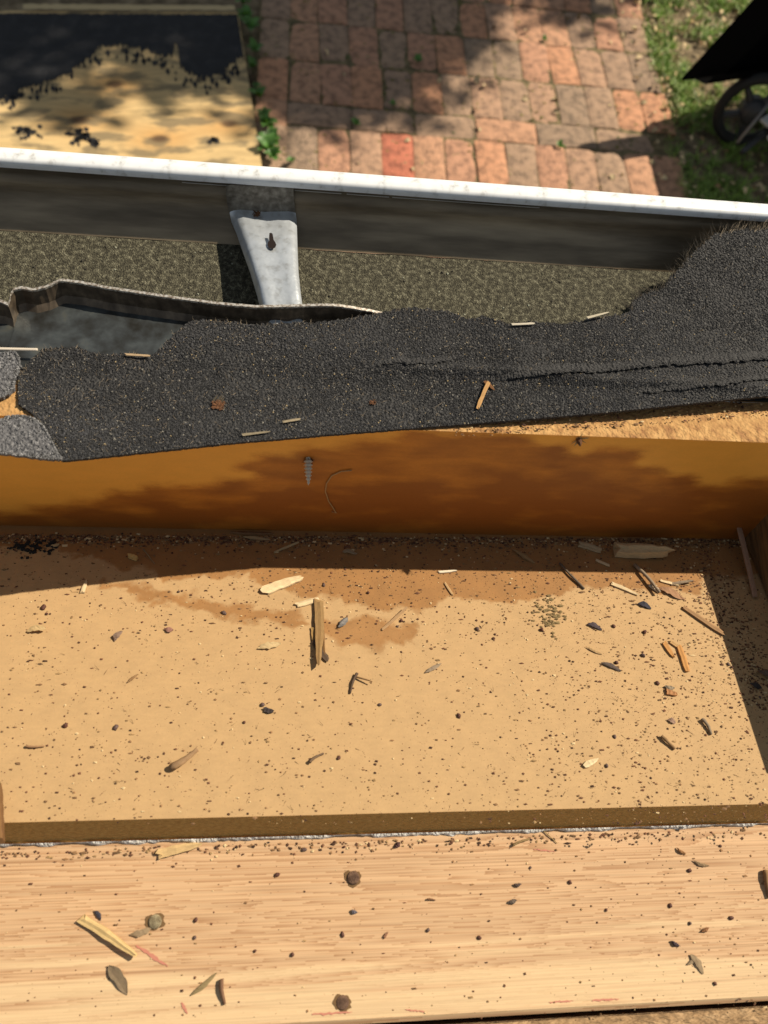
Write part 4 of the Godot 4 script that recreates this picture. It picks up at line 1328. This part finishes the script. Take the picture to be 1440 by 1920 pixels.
func brick_path() -> void:
	var path := Node3D.new()
	path.name = "brick_path"
	add_child(path)
	tag(path, "", "", "", "structure")
	var st := begin(true)
	var xl := -0.145
	var xr := 1.285
	for j in 50:
		for k in 100:
			var v := []
			for q in [[j, k], [j + 1, k], [j + 1, k + 1], [j, k + 1]]:
				var x := lerpf(xl - 0.01, xr + 0.01, q[0] / 50.0)
				var z := lerpf(-4.6, -1.2, q[1] / 100.0)
				v.append(Vector3(x, 0.0 + 0.0035 * n1.get_noise_2d(x * 900.0, z * 900.0), z))
			quad(st, v[0], v[1], v[2], v[3], Vector3.UP)
	obj("joint_bed", done(st), M.joint, path)
	var meshes := []
	for i in 6: meshes.append(brick_mesh(i))
	var put := func(x: float, z: float, turn: float, m := -1):
		var b := Basis(Vector3.UP, turn + rng.randfn(0.0, 0.016)) * Basis(Vector3.RIGHT, rng.randfn(0.0, 0.012)) * Basis(Vector3.BACK, rng.randfn(0.0, 0.014))
		b = b * Basis.from_scale(Vector3(rng.randf_range(0.97, 1.01), 1, rng.randf_range(0.97, 1.01)))
		var w := [0, 0, 1, 1, 1, 2, 2, 3, 3, 4, 5, 7, 7]
		obj("brick", meshes[rng.randi_range(0, 5)], M.bricks[m if m >= 0 else w[rng.randi_range(0, w.size() - 1)]], path, Transform3D(b, Vector3(x, -0.0252 + rng.randfn(0.0, 0.0013), z)))
	# courses counted away from the house: z of the near edge, kind
	var z := -1.155
	var kinds := [0, 0, 0, 0, 1, 0, 0, 0, 0, 1, 0, 0, 0, 0]
	z = -2.224 + 0.2135 * 4.0
	for r in kinds.size():
		var depth := 0.2135 if kinds[r] == 0 else 0.111
		if r == 5: pass
		var zc := z - depth * 0.5
		# bordering bricks laid lengthwise
		put.call(-0.098, zc, 0.0) if kinds[r] == 0 else put.call(-0.098, zc, PI * 0.5 if false else 0.0)
		var x := -0.045 + rng.randf_range(-0.008, 0.008)
		if kinds[r] == 0:
			while x < xr - 0.06:
				var red := 6 if r == 3 and absf(x - 0.235) < 0.052 else -1
				put.call(x + 0.0525, zc, 0.0, red)
				x += 0.105
		else:
			while x < xr - 0.06:
				put.call(x + 0.107, zc, PI * 0.5)
				x += 0.2135
		z -= depth
	# crumbs of moss and straw in the joints
	var tr := []
	var cl := []
	for i in 3000:
		var x := rng.randf_range(xl, xr + 0.03)
		var zz := rng.randf_range(-3.6, -1.9)
		if rng.randf() > 0.25 + 0.9 * clampf(n1.get_noise_2d(x * 420.0, zz * 420.0) + 0.1, 0.0, 1.0): continue
		var s := rng.randf_range(0.0015, 0.005)
		tr.append(Transform3D(Basis.from_euler(Vector3(rng.randf(), rng.randf() * 6, rng.randf())).scaled(Vector3(s * rng.randf_range(0.8, 2.4), s * 0.5, s)), Vector3(x, 0.004, zz)))
		var r := rng.randf()
		cl.append(Color(.16, .14, .035) * rng.randf_range(0.6, 1.5) if r < 0.72 else Color(.34, .27, .14) if r < 0.9 else Color(.07, .12, .025))
	scatter("moss_crumbs", tr, cl, grit_mesh(), M.crumb, "olive moss crumbs and straw in the brick joints", "moss")

func scatter(called: String, tr: Array, cl: Array, mesh: Mesh, m: Material, label: String, category: String) -> void:
	var mm := MultiMesh.new()
	mm.transform_format = MultiMesh.TRANSFORM_3D
	mm.use_colors = true
	mm.mesh = mesh
	mm.instance_count = tr.size()
	for i in tr.size():
		mm.set_instance_transform(i, tr[i])
		mm.set_instance_color(i, cl[i])
	var mi := MultiMeshInstance3D.new()
	mi.name = called
	mi.multimesh = mm
	mi.material_override = m
	add_child(mi)
	tag(mi, label, category, "", "stuff")

func brick_mesh(sd: int) -> ArrayMesh:
	# 97 x 205 mm brick with worn rounded arrises and an uneven top
	var st := begin(true)
	var w := 0.0515
	var l := 0.1053
	var nx := 6
	var nz := 10
	var g := []
	for i in nx + 1:
		var line := []
		for k in nz + 1:
			var u := i / float(nx) * 2.0 - 1.0
			var v := k / float(nz) * 2.0 - 1.0
			var ex := maxf(0.0, absf(u) - 0.78) / 0.22
			var ez := maxf(0.0, absf(v) - 0.88) / 0.12
			var drop := 0.0032 * (ex * ex + ez * ez)
			var nn := n1.get_noise_2d(u * 90.0 + sd * 500, v * 200.0)
			line.append(Vector3(u * w * (1.0 + 0.014 * n1.get_noise_1d(v * 300.0 + sd * 90)), 0.030 - drop + 0.0022 * nn, v * l * (1.0 + 0.010 * n1.get_noise_1d(u * 300.0 + sd * 70))))
		g.append(line)
	for i in nx:
		for k in nz:
			quad(st, g[i][k], g[i + 1][k], g[i + 1][k + 1], g[i][k + 1], Vector3.UP)
	st.set_smooth_group(2)
	for k in nz:
		for i in [0, nx]:
			var a: Vector3 = g[i][k]
			var b: Vector3 = g[i][k + 1]
			quad(st, a, b, Vector3(b.x, -0.03, b.z), Vector3(a.x, -0.03, a.z), Vector3(a.x, 0, 0))
	for i in nx:
		for k in [0, nz]:
			var a: Vector3 = g[i][k]
			var b: Vector3 = g[i + 1][k]
			quad(st, a, b, Vector3(b.x, -0.03, b.z), Vector3(a.x, -0.03, a.z), Vector3(0, 0, a.z))
	return done(st)

func plywood() -> void:
	# weathered plywood sheet, tar paper still stuck to part of it
	var y := 0.022
	var c1 := on_y(491, 312, y)
	var c2 := on_y(446, 22, y)
	var zdir := (c2 - c1).normalized()
	var xdir := Vector3(-zdir.z, 0, zdir.x)
	if xdir.x > 0: xdir = -xdir
	var len_ := c1.distance_to(c2) + 0.14
	var wid := 1.22
	var o := c1 - zdir * 0.14
	var to_uv := func(px: float, py: float) -> Vector2:
		var p := on_y(px, py, y) - o
		return Vector2(p.dot(xdir) / wid, p.dot(zdir) / len_)
	var pl := func(pts: Array) -> PackedVector2Array:
		var out := PackedVector2Array()
		for q in pts: out.append(to_uv.call(q[0], q[1]))
		return out
	var nw := FastNoiseLite.new()
	nw.seed = 77
	nw.frequency = 0.02
	nw.fractal_octaves = 4
	var nk := [to_uv.call(216, 158), to_uv.call(430, 232), to_uv.call(148, 225), to_uv.call(300, 260)]
	var tex := image_tex(760, 560, func(x: int, yy: int) -> Vector3:
		var u := x / 760.0
		var v := yy / 560.0
		var knot := 0.0
		var bend := 0.0
		for q in nk:
			var d := Vector2((u - q.x) * wid * 0.6, (v - q.y) * len_).length()
			knot = maxf(knot, 1.0 - d / 0.022)
			bend += 0.055 * exp(-d * d / 0.004)
		var grain := nw.get_noise_2d(x * 0.22, (v + bend) * 3800.0)
		var big := nw.get_noise_2d(x * 0.45 + 500, yy * 1.1)
		var c := Vector3(.64, .46, .22) * (1.0 + 0.30 * grain + 0.22 * big)
		c = c.lerp(Vector3(.62, .32, .09), clampf(bend * 12.0, 0.0, 0.8))
		var weather := clampf(big * 2.6 + 0.12, 0.0, 0.85)
		c = c.lerp(Vector3(.20, .155, .085), weather)
		if knot > 0.0: c = c.lerp(Vector3(.10, .05, .02), clampf(knot * 1.6, 0.0, 0.9))
		return c)
	var sheet := thing("plywood_sheet", "weathered plywood sheet with black tar residue lying by the path", "plywood")
	var st := begin()
	var a := o
	var b := o + xdir * wid
	var c := b + zdir * len_
	var d := o + zdir * len_
	quad(st, a, b, c, d, Vector3.UP, [Vector2(0, 0), Vector2(1, 0), Vector2(1, 1), Vector2(0, 1)])
	obj("face", done(st), mat(Color.WHITE, 0.8, 0.0, tex, 1.0, null, 0.0, false), sheet)
	var ring := [a, b, c, d]
	for layer in 3:
		st = begin()
		var y0 := Vector3(0, -0.005 * layer - 0.0003, 0)
		var y1 := Vector3(0, -0.005 * (layer + 1), 0)
		var inset := 0.0 if layer != 1 else 0.002
		var mid := (a + c) * 0.5
		for i in 4:
			var p: Vector3 = ring[i]
			var q: Vector3 = ring[(i + 1) % 4]
			p += (mid - p).normalized() * inset
			q += (mid - q).normalized() * inset
			quad(st, p + y0, q + y0, q + y1, p + y1, (p + q) * 0.5 - mid)
		obj("ply", done(st), mat(lin(.50, .36, .19) if layer != 1 else lin(.30, .20, .10), 0.9), sheet)
	# stuck remains of black tar paper: thin sheets with torn outlines
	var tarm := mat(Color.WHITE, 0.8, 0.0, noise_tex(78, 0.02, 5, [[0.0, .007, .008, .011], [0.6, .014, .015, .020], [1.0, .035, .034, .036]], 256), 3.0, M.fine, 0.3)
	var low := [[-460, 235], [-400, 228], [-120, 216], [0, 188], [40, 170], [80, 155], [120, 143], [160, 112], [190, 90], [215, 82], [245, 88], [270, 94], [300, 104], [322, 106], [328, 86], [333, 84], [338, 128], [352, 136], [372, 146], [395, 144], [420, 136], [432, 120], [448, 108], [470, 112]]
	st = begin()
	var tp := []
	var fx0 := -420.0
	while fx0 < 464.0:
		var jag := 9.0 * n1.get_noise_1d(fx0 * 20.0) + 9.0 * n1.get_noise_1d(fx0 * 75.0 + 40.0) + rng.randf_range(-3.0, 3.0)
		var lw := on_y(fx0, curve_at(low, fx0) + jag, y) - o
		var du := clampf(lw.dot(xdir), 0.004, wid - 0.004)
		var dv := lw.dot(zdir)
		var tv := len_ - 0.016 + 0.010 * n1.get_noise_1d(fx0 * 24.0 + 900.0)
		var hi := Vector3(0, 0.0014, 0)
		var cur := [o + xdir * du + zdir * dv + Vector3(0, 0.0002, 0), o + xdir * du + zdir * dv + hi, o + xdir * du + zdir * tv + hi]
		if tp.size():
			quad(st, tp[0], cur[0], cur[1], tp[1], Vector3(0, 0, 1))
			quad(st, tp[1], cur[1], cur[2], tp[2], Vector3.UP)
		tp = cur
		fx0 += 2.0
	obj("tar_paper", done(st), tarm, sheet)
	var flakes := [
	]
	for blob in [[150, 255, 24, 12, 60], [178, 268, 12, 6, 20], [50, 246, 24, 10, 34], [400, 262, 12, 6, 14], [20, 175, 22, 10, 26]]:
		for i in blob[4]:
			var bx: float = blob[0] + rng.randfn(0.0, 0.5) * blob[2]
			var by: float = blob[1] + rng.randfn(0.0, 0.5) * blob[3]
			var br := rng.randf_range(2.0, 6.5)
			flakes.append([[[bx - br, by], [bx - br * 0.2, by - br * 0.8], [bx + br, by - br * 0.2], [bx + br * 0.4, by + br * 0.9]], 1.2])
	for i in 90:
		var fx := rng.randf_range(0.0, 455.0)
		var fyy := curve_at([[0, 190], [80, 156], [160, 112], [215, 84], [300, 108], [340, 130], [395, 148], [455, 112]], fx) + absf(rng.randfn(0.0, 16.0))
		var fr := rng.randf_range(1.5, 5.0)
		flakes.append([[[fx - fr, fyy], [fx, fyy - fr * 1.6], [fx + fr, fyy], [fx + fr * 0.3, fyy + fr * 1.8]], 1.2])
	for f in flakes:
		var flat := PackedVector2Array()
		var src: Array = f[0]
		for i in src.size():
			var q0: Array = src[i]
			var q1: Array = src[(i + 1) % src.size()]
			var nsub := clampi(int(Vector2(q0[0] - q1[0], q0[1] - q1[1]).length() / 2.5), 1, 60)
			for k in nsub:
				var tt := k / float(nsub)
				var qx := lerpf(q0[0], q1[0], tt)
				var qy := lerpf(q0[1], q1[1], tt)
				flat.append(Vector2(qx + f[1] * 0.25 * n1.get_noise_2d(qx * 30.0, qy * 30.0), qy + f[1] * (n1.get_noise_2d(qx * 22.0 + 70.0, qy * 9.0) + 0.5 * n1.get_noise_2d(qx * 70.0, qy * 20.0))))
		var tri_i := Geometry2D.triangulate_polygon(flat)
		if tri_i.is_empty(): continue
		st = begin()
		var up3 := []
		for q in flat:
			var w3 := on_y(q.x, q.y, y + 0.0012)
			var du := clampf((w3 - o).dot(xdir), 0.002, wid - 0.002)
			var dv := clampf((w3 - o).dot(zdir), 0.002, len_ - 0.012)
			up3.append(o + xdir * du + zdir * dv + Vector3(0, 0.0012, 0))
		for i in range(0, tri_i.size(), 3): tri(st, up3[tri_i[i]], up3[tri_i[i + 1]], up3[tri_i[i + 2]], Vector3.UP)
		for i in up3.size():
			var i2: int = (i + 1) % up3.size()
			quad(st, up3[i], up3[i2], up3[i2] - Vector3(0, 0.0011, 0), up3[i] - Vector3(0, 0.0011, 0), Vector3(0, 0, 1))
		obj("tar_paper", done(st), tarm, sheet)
	# peeled veneer strip along the far edge
	st = begin(true)
	var prev := []
	for k in 40:
		var t := k / 39.0
		var p := d + xdir * (0.01 + 0.70 * t)
		var w := 0.016 + 0.010 * n1.get_noise_1d(k * 60.0)
		var cur := [p - zdir * w * 0.3 + Vector3(0, 0.008 + 0.005 * n1.get_noise_1d(k * 40.0 + 9), 0), p + zdir * w + Vector3(0, 0.012, 0)]
		if k > 0: quad(st, prev[0], cur[0], cur[1], prev[1], Vector3.UP)
		prev = cur
	obj("peeled_veneer", done(st), mat(lin(.56, .44, .25), 0.85), sheet)

func leaf_mesh(l: float, w: float, fold := 0.15) -> ArrayMesh:
	var st := begin(true)
	var prev := []
	for i in 5:
		var t := i / 4.0
		var ww := w * 0.5 * sin(PI * clampf(t * 0.92 + 0.06, 0.0, 1.0))
		var y := l * 0.25 * sin(t * 2.2)
		var cur := [Vector3(-ww, y + ww * fold * 2.0, -t * l), Vector3(0, y, -t * l), Vector3(ww, y + ww * fold * 2.0, -t * l)]
		if i > 0:
			for k in 2: quad(st, prev[k], prev[k + 1], cur[k + 1], cur[k], Vector3.UP)
		prev = cur
	return done(st)

func weed(px: float, py: float, size: float, leaves: int, called: String, label: String, group := "") -> void:
	var at := on_y(px, py, 0.003)
	var w := thing(called, label, "weed", at, group)
	var st := begin(true)
	add_tube(st, [Vector3(0, -0.02, 0), Vector3(0.002, size * 0.3, 0)], [0.0016, 0.001], 5)
	obj("stem", done(st), mat(lin(.10, .15, .04), 0.8), w)
	var lm := leaf_mesh(1.0, 0.62)
	for i in leaves:
		var s := size * rng.randf_range(0.55, 1.0)
		var b := Basis(Vector3.UP, TAU * i / leaves + rng.randf()) * Basis(Vector3.RIGHT, rng.randf_range(0.1, 0.8))
		var g := rng.randf_range(0.75, 1.3)
		var m := mat(lin(.065 * g, .165 * g, .030 * g), 0.5)
		m.backlight_enabled = true
		m.backlight = Color(0.3, 0.45, 0.1)
		obj("leaf", lm, m, w, Transform3D(b.scaled(Vector3.ONE * s), Vector3(0, size * rng.randf_range(0.1, 0.3), 0)))

func plants() -> void:
	weed(782, 118, 0.030, 6, "weed_sprout", "taller weed sprout in the shaded brick joint")
	weed(737, 199, 0.022, 5, "weed_sprout", "weed sprout at the end of a lengthwise brick in shade")
	weed(666, 236, 0.028, 6, "weed_sprout", "weed sprout beside the bright red brick")
	weed(547, 307, 0.030, 6, "weed_sprout", "yellow green sprout between weed strip and gutter lip")
	weed(1047, 278, 0.026, 5, "weed_sprout", "weed sprout in the joint below lengthwise bricks near cart shadow")
	weed(1020, 76, 0.020, 5, "weed_sprout", "small weed sprout at the far lit edge of path")
	for q in [[487, 186, .045, 8], [480, 168, .03, 6], [500, 238, .05, 9], [508, 268, .05, 9], [503, 288, .055, 10], [512, 300, .045, 8], [496, 222, .04, 7], [470, 60, .05, 8], [462, 38, .05, 8], [478, 100, .045, 7], [474, 130, .04, 7], [455, 12, .05, 8]]:
		weed(q[0], q[1], q[2], q[3], "gap_weed", "leafy weed in the gap between plywood sheet and brick path", "weeds beside the plywood")
	# grass beyond the path's edge
	var st := begin()
	for k in 5:
		var w := TAU * k / 5.0
		var d := Vector3(cos(w), 0, sin(w))
		var sd := Vector3(-sin(w), 0, cos(w)) * 0.045
		var tip := d * (0.35 + 0.12 * k) + Vector3(0, 0.7 + 0.07 * k, 0)
		var m := d * 0.12 + Vector3(0, 0.5, 0)
		quad(st, -sd, sd, m + sd * 0.8, m - sd * 0.8, Vector3(d.x, -0.5, d.z) * -1.0)
		tri(st, m - sd * 0.8, m + sd * 0.8, tip, Vector3(0, 1, 0))
	var tuft := done(st)
	var tr := []
	var cl := []
	for i in 30000:
		var x := rng.randf_range(1.27, 3.0)
		var z := rng.randf_range(-4.2, -1.7)
		if i % 5 == 0:
			x = rng.randf_range(-2.2, -0.13)
			z = rng.randf_range(-4.4, -2.95)
		var edge := 1.29 + 0.03 * n1.get_noise_1d(z * 800.0)
		if x > 0 and x < edge: continue
		var d := clampf(n1.get_noise_2d(x * 330.0 + 40, z * 330.0) * 2.4 + 0.42, 0.06, 1.0)
		if rng.randf() > d: continue
		var s := rng.randf_range(0.018, 0.045)
		tr.append(Transform3D(Basis(Vector3.UP, rng.randf() * TAU) * Basis(Vector3.RIGHT, rng.randf_range(-0.7, 0.7)) * Basis.from_scale(Vector3(s * 1.5, s, s * 1.5)), Vector3(x, -0.014, z)))
		var g := rng.randf_range(0.7, 1.5)
		cl.append(Color(.20 * g, .31 * g, .060 * g) if rng.randf() < 0.86 else Color(.26, .22, .09) * g)
	scatter("grass", tr, cl, tuft, M.leaf, "patchy green grass between brick path and cart", "grass")
	tr = []
	cl = []
	for i in 2600:
		var x := rng.randf_range(1.22, 3.0)
		var z := rng.randf_range(-4.2, -1.7)
		if i % 6 == 0: x = rng.randf_range(-0.1, 1.25)
		elif x < 1.3 and rng.randf() < 0.5: continue
		if x < 1.2 and rng.randf() < 0.75: continue
		if x < -0.0 : continue
		var s := rng.randf_range(0.008, 0.030)
		tr.append(Transform3D(Basis.from_euler(Vector3(rng.randf_range(-0.5, 0.5), rng.randf() * TAU, rng.randf_range(-0.6, 0.6))).scaled(Vector3.ONE * s), Vector3(x, 0.006 if x < 1.285 else rng.randf_range(-0.008, 0.016), z)))
		var g := rng.randf_range(0.6, 1.25)
		cl.append(Color(.60 * g, .46 * g, .27 * g) if rng.randf() < 0.7 else Color(.30 * g, .19 * g, .09 * g))
	scatter("leaf_litter", tr, cl, leaf_mesh(1.0, 0.7, 0.3), M.litter, "dry tan leaf litter among the grass", "leaf litter")

func cart() -> void:
	# garden cart: tilted black tray, spoked wheel, pale frame
	var tip := on_y(1278, 150, 0.22)
	var c := thing("garden_cart", "black garden cart with tilted tray and spoked wheel on the grass", "cart", tip)
	var along := (on_y(1440, 125, 0.22) - tip).normalized()
	var rise := Vector3(0.74, 1.0, -0.48)
	rise = rise.normalized()
	var nrm := along.cross(rise).normalized()
	var L := 0.95
	var H := 0.75
	var st := begin()
	var t := 0.012
	var q := [Vector3.ZERO, along * L, along * L + rise * H, rise * H]
	for s in [-1.0, 1.0]:
		quad(st, q[0] + nrm * t * 0.5 * s, q[1] + nrm * t * 0.5 * s, q[2] + nrm * t * 0.5 * s, q[3] + nrm * t * 0.5 * s, nrm * s)
	for i in 4:
		var a: Vector3 = q[i]
		var b: Vector3 = q[(i + 1) % 4]
		quad(st, a + nrm * t * 0.5, b + nrm * t * 0.5, b - nrm * t * 0.5, a - nrm * t * 0.5, (a + b) * 0.5 - (along * L + rise * H) * 0.5)
	obj("tray_side", done(st), M.black, c)
	# tray floor and far side, so that the tray is a real box
	st = begin()
	var back := nrm * 0.05 + along * 0.02
	quad(st, along * 0.04, along * L, along * L + back, along * 0.04 + back, Vector3.DOWN)
	quad(st, along * 0.04 + back, along * L + back, along * L + back + rise * 0.03, along * 0.04 + back + rise * 0.03, nrm)
	obj("tray_floor", done(st), M.black, c)
	# wheel
	var wc := on_y(1410, 207, 0.125)
	var axis := Vector3(-0.12, 0.10, 1.0).normalized()
	var wheel := Node3D.new()
	wheel.name = "wheel"
	c.add_child(wheel)
	wheel.position = wc - tip
	var u := axis.cross(Vector3.UP).normalized()
	var v := axis.cross(u).normalized()
	var R := 0.128
	st = begin(true)
	var nseg := 40
	var rr := 0.018
	for i in nseg:
		for k in 10:
			var vv := []
			for qq in [[i, k], [i + 1, k], [i + 1, k + 1], [i, k + 1]]:
				var wa: float = TAU * qq[0] / nseg
				var wb: float = TAU * qq[1] / 10.0
				var d := u * cos(wa) + v * sin(wa)
				vv.append(d * (R - rr + cos(wb) * rr) + axis * sin(wb) * rr * 1.1)
			var wa2 := TAU * (i + 0.5) / nseg
			quad(st, vv[0], vv[1], vv[2], vv[3], (vv[0] + vv[2]) * 0.5 - (u * cos(wa2) + v * sin(wa2)) * (R - rr))
	obj("tyre", done(st), M.tyre, wheel)
	for i in 5:
		st = begin()
		var wa := TAU * i / 5.0 + 0.35
		var d := u * cos(wa) + v * sin(wa)
		add_tube(st, [d * 0.02, d * (R - 0.03)], [0.014, 0.010], 8)
		obj("spoke", done(st), M.hub, wheel)
	st = begin(true)
	add_tube(st, [axis * -0.028, axis * 0.020, axis * 0.034], [0.042, 0.042, 0.026], 20)
	obj("hub", done(st), M.hub, wheel)
	# frame
	var bar := func(p1: Array, p2: Array, r: float, m: Material, called: String):
		var s2 := begin(true)
		add_tube(s2, [on_y(p1[0], p1[1], p1[2]) - tip, on_y(p2[0], p2[1], p2[2]) - tip], [r, r], 8)
		obj(called, done(s2), m, c)
	bar.call([1382, 268, 0.10], [1452, 182, 0.22], 0.0055, mat(lin(.20, .195, .19), 0.5, 0.4), "frame_bar")
	bar.call([1392, 285, 0.06], [1480, 210, 0.06], 0.010, M.hub, "frame_bar")
	for q2 in [[1432, 232, 1475, 205, 0.040], [1442, 262, 1490, 242, 0.030]]:
		st = begin()
		var a := on_y(q2[0], q2[1], 0.13) - tip
		var b := on_y(q2[2], q2[3], 0.15) - tip
		var x := (b - a).normalized()
		var z := x.cross(Vector3.UP).normalized()
		add_box(st, Transform3D(Basis(x, z.cross(x), z), (a + b) * 0.5), Vector3(a.distance_to(b), 0.012, q2[4]), 0.003)
		obj("label_plate", done(st), M.pale, c)
	st = begin()
	add_box(st, Transform3D(Basis(), Vector3(2.00, 0.37, -2.40) - tip), Vector3(0.60, 0.44, 0.44), 0.03)
	obj("unseen_shade_box", done(st), M.hub, c)  # box added out of view, sized to throw shade on the grass

func tree() -> void:
	var base := Vector3(5.2, -0.05, -6.4)
	var t := thing("shade_tree", "leafy tree whose crown throws dappled shade on the brick path", "tree", base)
	var st := begin(true)
	add_tube(st, [Vector3.ZERO, Vector3(0.05, 0.8, 0.02), Vector3(-0.05, 1.9, 0.1), Vector3(-0.25, 3.2, 0.15), Vector3(-0.4, 4.6, 0.1)], [0.20, 0.15, 0.125, 0.10, 0.06], 12)
	# crown clumps: [shadow x on the ground, shadow z, height, radius]
	var clumps := [[0.10, -3.02, 3.6, 0.42], [-0.45, -2.98, 3.9, 0.50], [-0.95, -2.75, 3.7, 0.50], [0.42, -3.15, 3.5, 0.36], [-0.25, -3.5, 4.2, 0.6], [0.7, -3.62, 4.0, 0.55], [1.05, -3.06, 3.6, 0.17], [0.05, -2.40, 3.3, 0.20], [0.30, -2.44, 3.4, 0.20], [0.16, -2.74, 3.4, 0.26], [0.44, -2.76, 3.5, 0.24], [-0.08, -2.62, 3.4, 0.20], [-1.5, -3.2, 4.2, 0.6], [0.4, -4.5, 4.8, 0.9], [-0.8, -4.3, 4.9, 0.9], [-0.42, -2.36, 3.1, 0.13], [-0.75, -2.2, 3.3, 0.10], [-0.14, -2.45, 3.2, 0.16]]
	var tr := []
	var cl := []
	var s := SUN / SUN.y
	for c in clumps:
		var p: Vector3 = Vector3(c[0], 0, c[1]) + s * c[2] - base
		var root := Vector3(-0.2, 2.4, 0.12)
		var mid := root.lerp(p, 0.55) + Vector3(0, 0.25, 0)
		add_tube(st, [root, mid, p], [0.05, 0.026, 0.008], 7)
		var count := int(1150 * c[3] * c[3] / 0.16) + 40
		for i in count:
			var d: Vector3 = Vector3(rng.randfn(), rng.randfn() * 0.8, rng.randfn()) * c[3] * 0.52
			if d.length() > c[3] * 1.35: continue
			var sz := rng.randf_range(0.05, 0.085)
			tr.append(Transform3D(Basis.from_euler(Vector3(rng.randf_range(-0.9, 0.9), rng.randf() * TAU, rng.randf_range(-0.9, 0.9))).scaled(Vector3.ONE * sz), p + d))
			var g := rng.randf_range(0.7, 1.3)
			cl.append(Color(.055 * g, .105 * g, .022 * g))
	obj("trunk", done(st), M.bark, t)
	var mm := MultiMesh.new()
	mm.transform_format = MultiMesh.TRANSFORM_3D
	mm.use_colors = true
	mm.mesh = leaf_mesh(1.0, 0.6)
	mm.instance_count = tr.size()
	for i in tr.size():
		mm.set_instance_transform(i, tr[i])
		mm.set_instance_color(i, cl[i])
	var mi := MultiMeshInstance3D.new()
	mi.name = "crown"
	mi.multimesh = mm
	mi.material_override = M.leaf
	t.add_child(mi)
	tag(mi, "", "", "", "stuff")
